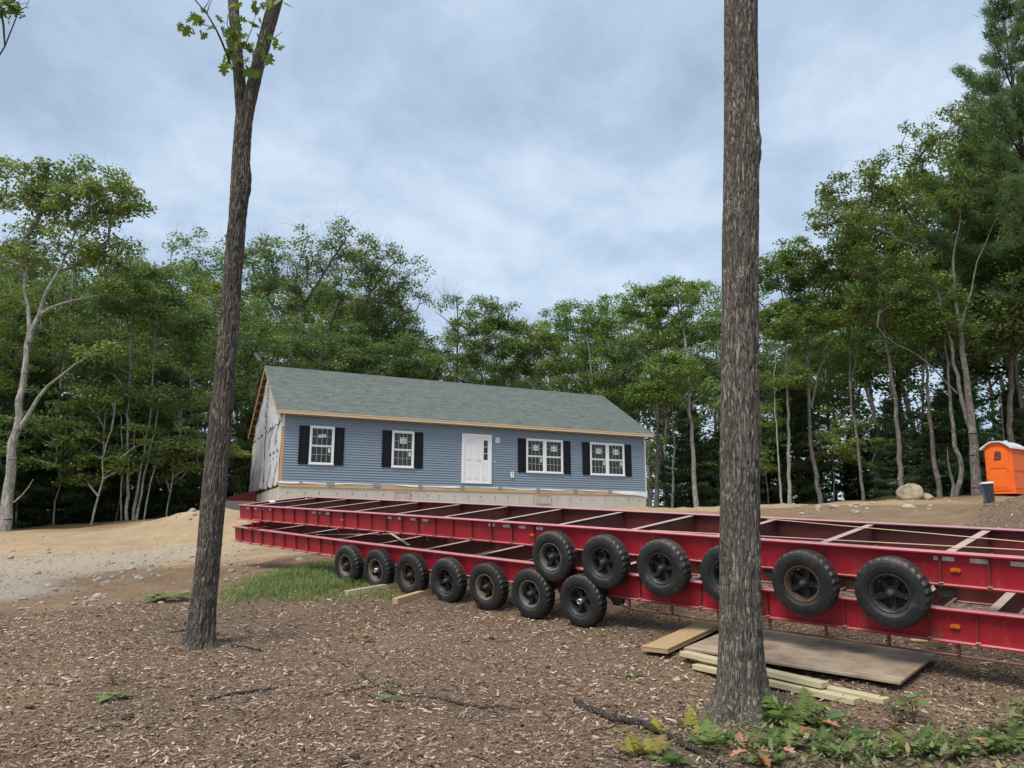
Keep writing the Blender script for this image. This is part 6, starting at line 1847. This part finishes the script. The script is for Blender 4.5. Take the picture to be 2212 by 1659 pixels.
# white pine at the right edge
def pine_meshes(seed, H, R, r0, first=.35, nlev=24, nb=6, tuft=.34, per=38, droop=-.05):
    r = np.random.default_rng(seed); segs = []; P_, D_, T_ = [], [], []
    k = 14; z = np.linspace(0, H, k+1)
    xy = np.cumsum(r.normal(0, .02, (k+1, 2)), 0)
    for i in range(k): segs.append((np.array([*xy[i], z[i]]), r0*(1-z[i]/H)**.9+.012, np.array([*xy[i+1], z[i+1]]), r0*(1-z[i+1]/H)**.9+.012))
    for l in range(nlev):
        t = first+(1-first)*(l+.3*r.random())/nlev; zz_ = t*H; f = (t-first)/(1-first)
        Lb = R*(1-f)**.72*(.55+.45*min(1, f*5))*r.uniform(.7, 1.15)+.25
        c0 = np.array([np.interp(zz_, z, xy[:, 0]), np.interp(zz_, z, xy[:, 1]), zz_])
        for j in range(nb):
            if r.random() < .18: continue
            a = 6.283*(j+r.random()*.7)/nb+l; L = Lb*r.uniform(.6, 1.1); up = .18+.65*f+droop
            d = np.array([math.cos(a), math.sin(a), up]); d /= np.linalg.norm(d)
            tip = c0+d*L+np.array([0, 0, .10*L]); mid = c0+d*L*.55-np.array([0, 0, .05*L])
            segs += [(c0, .018+.012*L, mid, .012+.004*L), (mid, .012+.004*L, tip, .006)]
            m = max(3, int(L/.22))
            for q_ in range(m):
                s_ = .28+.72*(q_+.5)/m; b_ = c0+(mid-c0)*(s_/.55) if s_ < .55 else mid+(tip-mid)*((s_-.55)/.45)
                wv = L*.28*(1.15-s_)+.06
                for side in (-1, 0, 1):
                    pnt = b_+np.array([-math.sin(a), math.cos(a), .15])*side*wv*r.uniform(.5, 1.1)
                    if side: segs.append((b_, .006, pnt, .003))
                    n = int(per*.33); dd = r.normal(0, .8, (n, 3))+d*1.2+np.array([0, 0, .5]); dd /= np.linalg.norm(dd, axis=1)[:, None]
                    P_.append(np.repeat(pnt[None], n, 0)+r.normal(0, tuft*.3, (n, 3))*np.array([1, 1, .5])); D_.append(dd); T_.append(np.full(n, np.clip(r.normal(.45, .2), 0, 1)))
    p = np.concatenate(P_); d = np.concatenate(D_); t = np.concatenate(T_); n = len(p)
    x = np.cross(d, r.normal(0, 1, (n, 3))); x /= np.linalg.norm(x, axis=1)[:, None]; s_ = r.uniform(.7, 1.2, (n, 1))*tuft*.55
    v = np.stack([p-x*.016, p+x*.016, p+d*s_], 1).reshape(-1, 3)
    return tubes(segs, 5), (v, np.arange(n*3).reshape(-1, 3), np.repeat(t, 3))
def conifer_tuple(parts, bark_m, leaf_m): return tree_meshes(parts, bark_m, leaf_m)
pn = conifer_tuple(pine_meshes(201, 17.5, 5.2, .24, .34, 13, 6, .40, 130), MAT['bark_dark'], MAT['leaf_pine'])
for i, (px, py, Y, H, lab) in enumerate([(2310, 1078, 37.5, None, 'tall white pine with feathery tiers at the right edge'), (2560, 1078, 40.0, None, 'second white pine just past the right edge')]):
    b_ = P(px, py, Y); b_.z = gz(b_.x, b_.y); top = P((2180, 2400)[i], (5, -60)[i], Y).z
    put_tree('pine_tree', pn, b_, .6+i*2, (1.25, (top-b_.z)/17.5), lab, 'white pines at the right edge')
# hemlocks and saplings of the understorey
def hemlock(seed, H, R): return pine_meshes(seed, H, R, .07, .04, 20, 6, .30, 70, -.42)
hem = [conifer_tuple(hemlock(211+i, 5.0, 2.1), MAT['bark_dark'], MAT['leaf_dark']) for i in range(3)]
def generic(seed, H, R, r0, first, ncl, nleaf, lm_, bm_, lsize=.145, flat=.5):
    nleaf = int(nleaf*1.15)
    r = np.random.default_rng(seed)
    pts = [(0, 0, -.2)]; xy = np.zeros(2)
    for k in range(1, 7): xy = xy+r.normal(0, .16, 2); pts.append((*xy, H*.92*k/6))
    st = [(np.array(pts), r0, .03)]
    if r.random() < .6:
        a = r.random()*6.28; z0 = H*r.uniform(.35, .5); c = np.array([np.interp(z0, [p[2] for p in pts], [p[i] for p in pts]) for i in (0, 1)])
        st.append((np.array([(*c, z0), (*(c+np.array([math.cos(a), math.sin(a)])*R*.25), z0+H*.16), (*(c+np.array([math.cos(a), math.sin(a)])*R*.5), z0+H*.36)]), r0*.55, .03))
    zc = H*(first+1)/2; ells = [(xy[0]*.6, xy[1]*.6, zc+H*.06, R, R, H*(1-first)/2*.95, 2.0)]
    for k in range(4):
        a = r.random()*6.28; ells.append((math.cos(a)*R*.6, math.sin(a)*R*.6, H*r.uniform(first+.05, .85), R*.55, R*.55, H*.12, .8))
    return tree_meshes(build_tree(seed, st, ells, ncl, nleaf, lsize, (.36, .75), flat), MAT[bm_], MAT[lm_])
gens = [generic(301, 14, 2.9, .17, .38, 105, 6600, 'leaf_oak', 'bark_far'), generic(302, 14, 2.6, .14, .42, 100, 6300, 'leaf_maple', 'bark_pale'),
        generic(303, 14, 3.2, .20, .32, 110, 7200, 'leaf_oak', 'bark_dark'), generic(304, 14, 2.4, .12, .30, 105, 6600, 'leaf_maple', 'bark_far'), generic(305, 14, 3.0, .16, .45, 95, 6000, 'leaf_oak', 'bark_pale')]
sap = [generic(311+i, 5, 1.7, .04, .12, 42, 3400, 'leaf_maple', 'bark_pale', .13, .3) for i in range(2)]
rf_ = np.random.default_rng(61)
def edge_y(px):
    """distance of the forest edge as it runs across the picture"""
    return float(np.interp(px, [-500, 0, 200, 400, 560, 760, 1000, 1250, 1400, 1600, 1800, 1960, 2100, 2212, 2600], [24, 29.5, 31, 33, 44, 47, 48, 48, 44, 43, 41, 40, 39, 39, 36]))
rows = [(2.5, 20, 'front row'), (7.0, 24, 'second row'), (13.0, 26, 'third row'), (21.0, 30, 'back row')]
for ri, (dy, cnt, rname) in enumerate(rows):
    lst = []
    for k in range(cnt):
        px = -330+(2900)*(k+rf_.uniform(.1, .9))/cnt
        Y = edge_y(px)+dy+rf_.uniform(-1.5, 2.0)
        q_ = P(px, 1100, Y); z = gz(q_.x, Y)
        tx, _ = to_px((q_.x, Y, 8.0))
        sky_y = max(skyline(tx-25), skyline(tx+25), skyline(tx))+(rf_.uniform(10, 90) if 930 < tx < 1640 else rf_.uniform(45, 190)+(45 if ri > 1 else 10))+(90 if tx > 1640 or tx < 330 else 0)
        H = P(tx, sky_y, Y).z-z
        if H < 5: continue
        lst.append((px, (q_.x, Y, z), H))
    for i, (px, loc, H) in enumerate(lst):
        g_ = gens[int(rf_.integers(5))]
        H = float(np.clip(H, 6, 24)); wsc = float(np.clip(H/14, .75, 1.35))*rf_.uniform(.9, 1.15)
        kind = {0: 'oak_tree', 2: 'oak_tree', 4: 'oak_tree'}.get(gens.index(g_), 'maple_tree')
        put_tree(kind, g_, loc, rf_.random()*6.28, (wsc, H/14/.97), '%s woodland tree from the left in the %s of the woods' % (ordn(i), rname), 'woodland trees in the '+rname)
hs = []
for k in range(44):
    px = -250+2650*(k+rf_.uniform(0, 1))/44; Y = edge_y(px)+rf_.uniform(.3, 5.0)
    if 560 < px < 1390: continue
    q_ = P(px, 1100, Y); hs.append((px, (q_.x, Y, gz(q_.x, Y)-.05)))
for i, (px, loc) in enumerate(hs):
    s_ = rf_.uniform(.75, 1.35)
    put_tree('hemlock_tree', hem[i % 3], loc, rf_.random()*6.28, (s_, s_*rf_.uniform(.9, 1.15)), '%s young dark hemlock from the left along the woods edge' % ordn(i), 'young hemlocks along the woods edge')
ss = []
for px, dY in [(120, .5), (200, -1.0), (360, -.6), (440, .2), (510, .8), (90, 2.0), (1440, 1.0), (1560, .5), (1660, .6), (1800, 1.2), (1900, 1.5), (2000, 2.0), (530, 1.5), (250, 1.0), (40, .8)]:
    Y = edge_y(px)+dY; q_ = P(px, 1100, Y); ss.append((px, (q_.x, Y, gz(q_.x, Y)-.05)))
for i, (px, loc) in enumerate(sorted(ss)):
    s_ = rf_.uniform(.7, 1.2)
    put_tree('maple_sapling', sap[i % 2], loc, rf_.random()*6.28, (s_, s_), '%s bright maple sapling from the left along the woods edge' % ordn(i), 'maple saplings along the woods edge', 'sapling')
# the depth of the wood behind the rows: one leafy mass nobody could count
def mass(n):
    r = np.random.default_rng(71); cent, rad = [], []
    for k in range(n):
        px = r.uniform(-700, 2900); Y = edge_y(px)+r.uniform(24, 42)
        q_ = P(px, 1100, Y); tx, _ = to_px((q_.x, Y, 8.0)); top = P(tx, min(skyline(tx)+190, 900), Y).z; z0 = float(terrain([(q_.x, Y)], False)[0])
        cent.append((q_.x, Y, r.uniform(z0+.3, max(top-1, z0+2)))); rad.append(r.uniform(1.4, 2.6))
    v, t, tt = leaf_cloud(np.array(cent), np.array(rad), [70]*n, .40, r, .7)
    return np_mesh('distant_woods', v, [t], MAT['leaf_dark'], False, {'tint': tt})
tag(link_mesh('distant_woods', mass(1500)), 'dark leafy depth of the woods behind the tree rows', 'woods', kind='stuff')

# overhanging leaf spray of a tree just outside the left edge
b_ = Vector((-10.6, 10.2, 0)); b_.z = gz(b_.x, b_.y)
tip = P(40, 25, 10.0)
rO = np.random.default_rng(91)
st = [(np.array([(0, 0, -.1), (.1, 0, 3.0), (.15, .05, 6.0), (.3, 0, 9.5)]), .19, .05), (np.array([(.12, 0, 4.6), (1.2, -.1, 5.6), tuple((tip-b_)*.88), tuple(tip-b_)]), .05, .010)]
tipl = np.array(tip-b_)
cent = np.array([tipl+np.array(d) for d in ((-.12, 0, .10), (-.35, .1, .2), (-.6, 0, .35), (.02, 0, .02), (-.25, 0, -.02), (-.9, 0, .2), (-1.3, .1, .3))]+[(rO.normal(-.6, .9), rO.normal(0, 1.0), rO.uniform(7.5, 11)) for k in range(26)])
rad = np.array([.20, .26, .3, .13, .15, .35, .4]+[.8]*26)
wv, wq = grow(st, cent, rO, .006, .5, (2, .35))
lv, lt, tt = leaf_cloud(cent, rad, [38, 46, 50, 20, 22, 50, 60]+[120]*26, .085, rO, .6, None)
put_tree('oak_tree', (np_mesh('trunk', wv, [wq], MAT['bark_left'], True), np_mesh('crown', lv, [lt], MAT['leaf_near'], False, {'tint': tt})), b_, 0, (1, 1), 'leaf spray hanging into the top left corner from a tree beyond the edge', None)
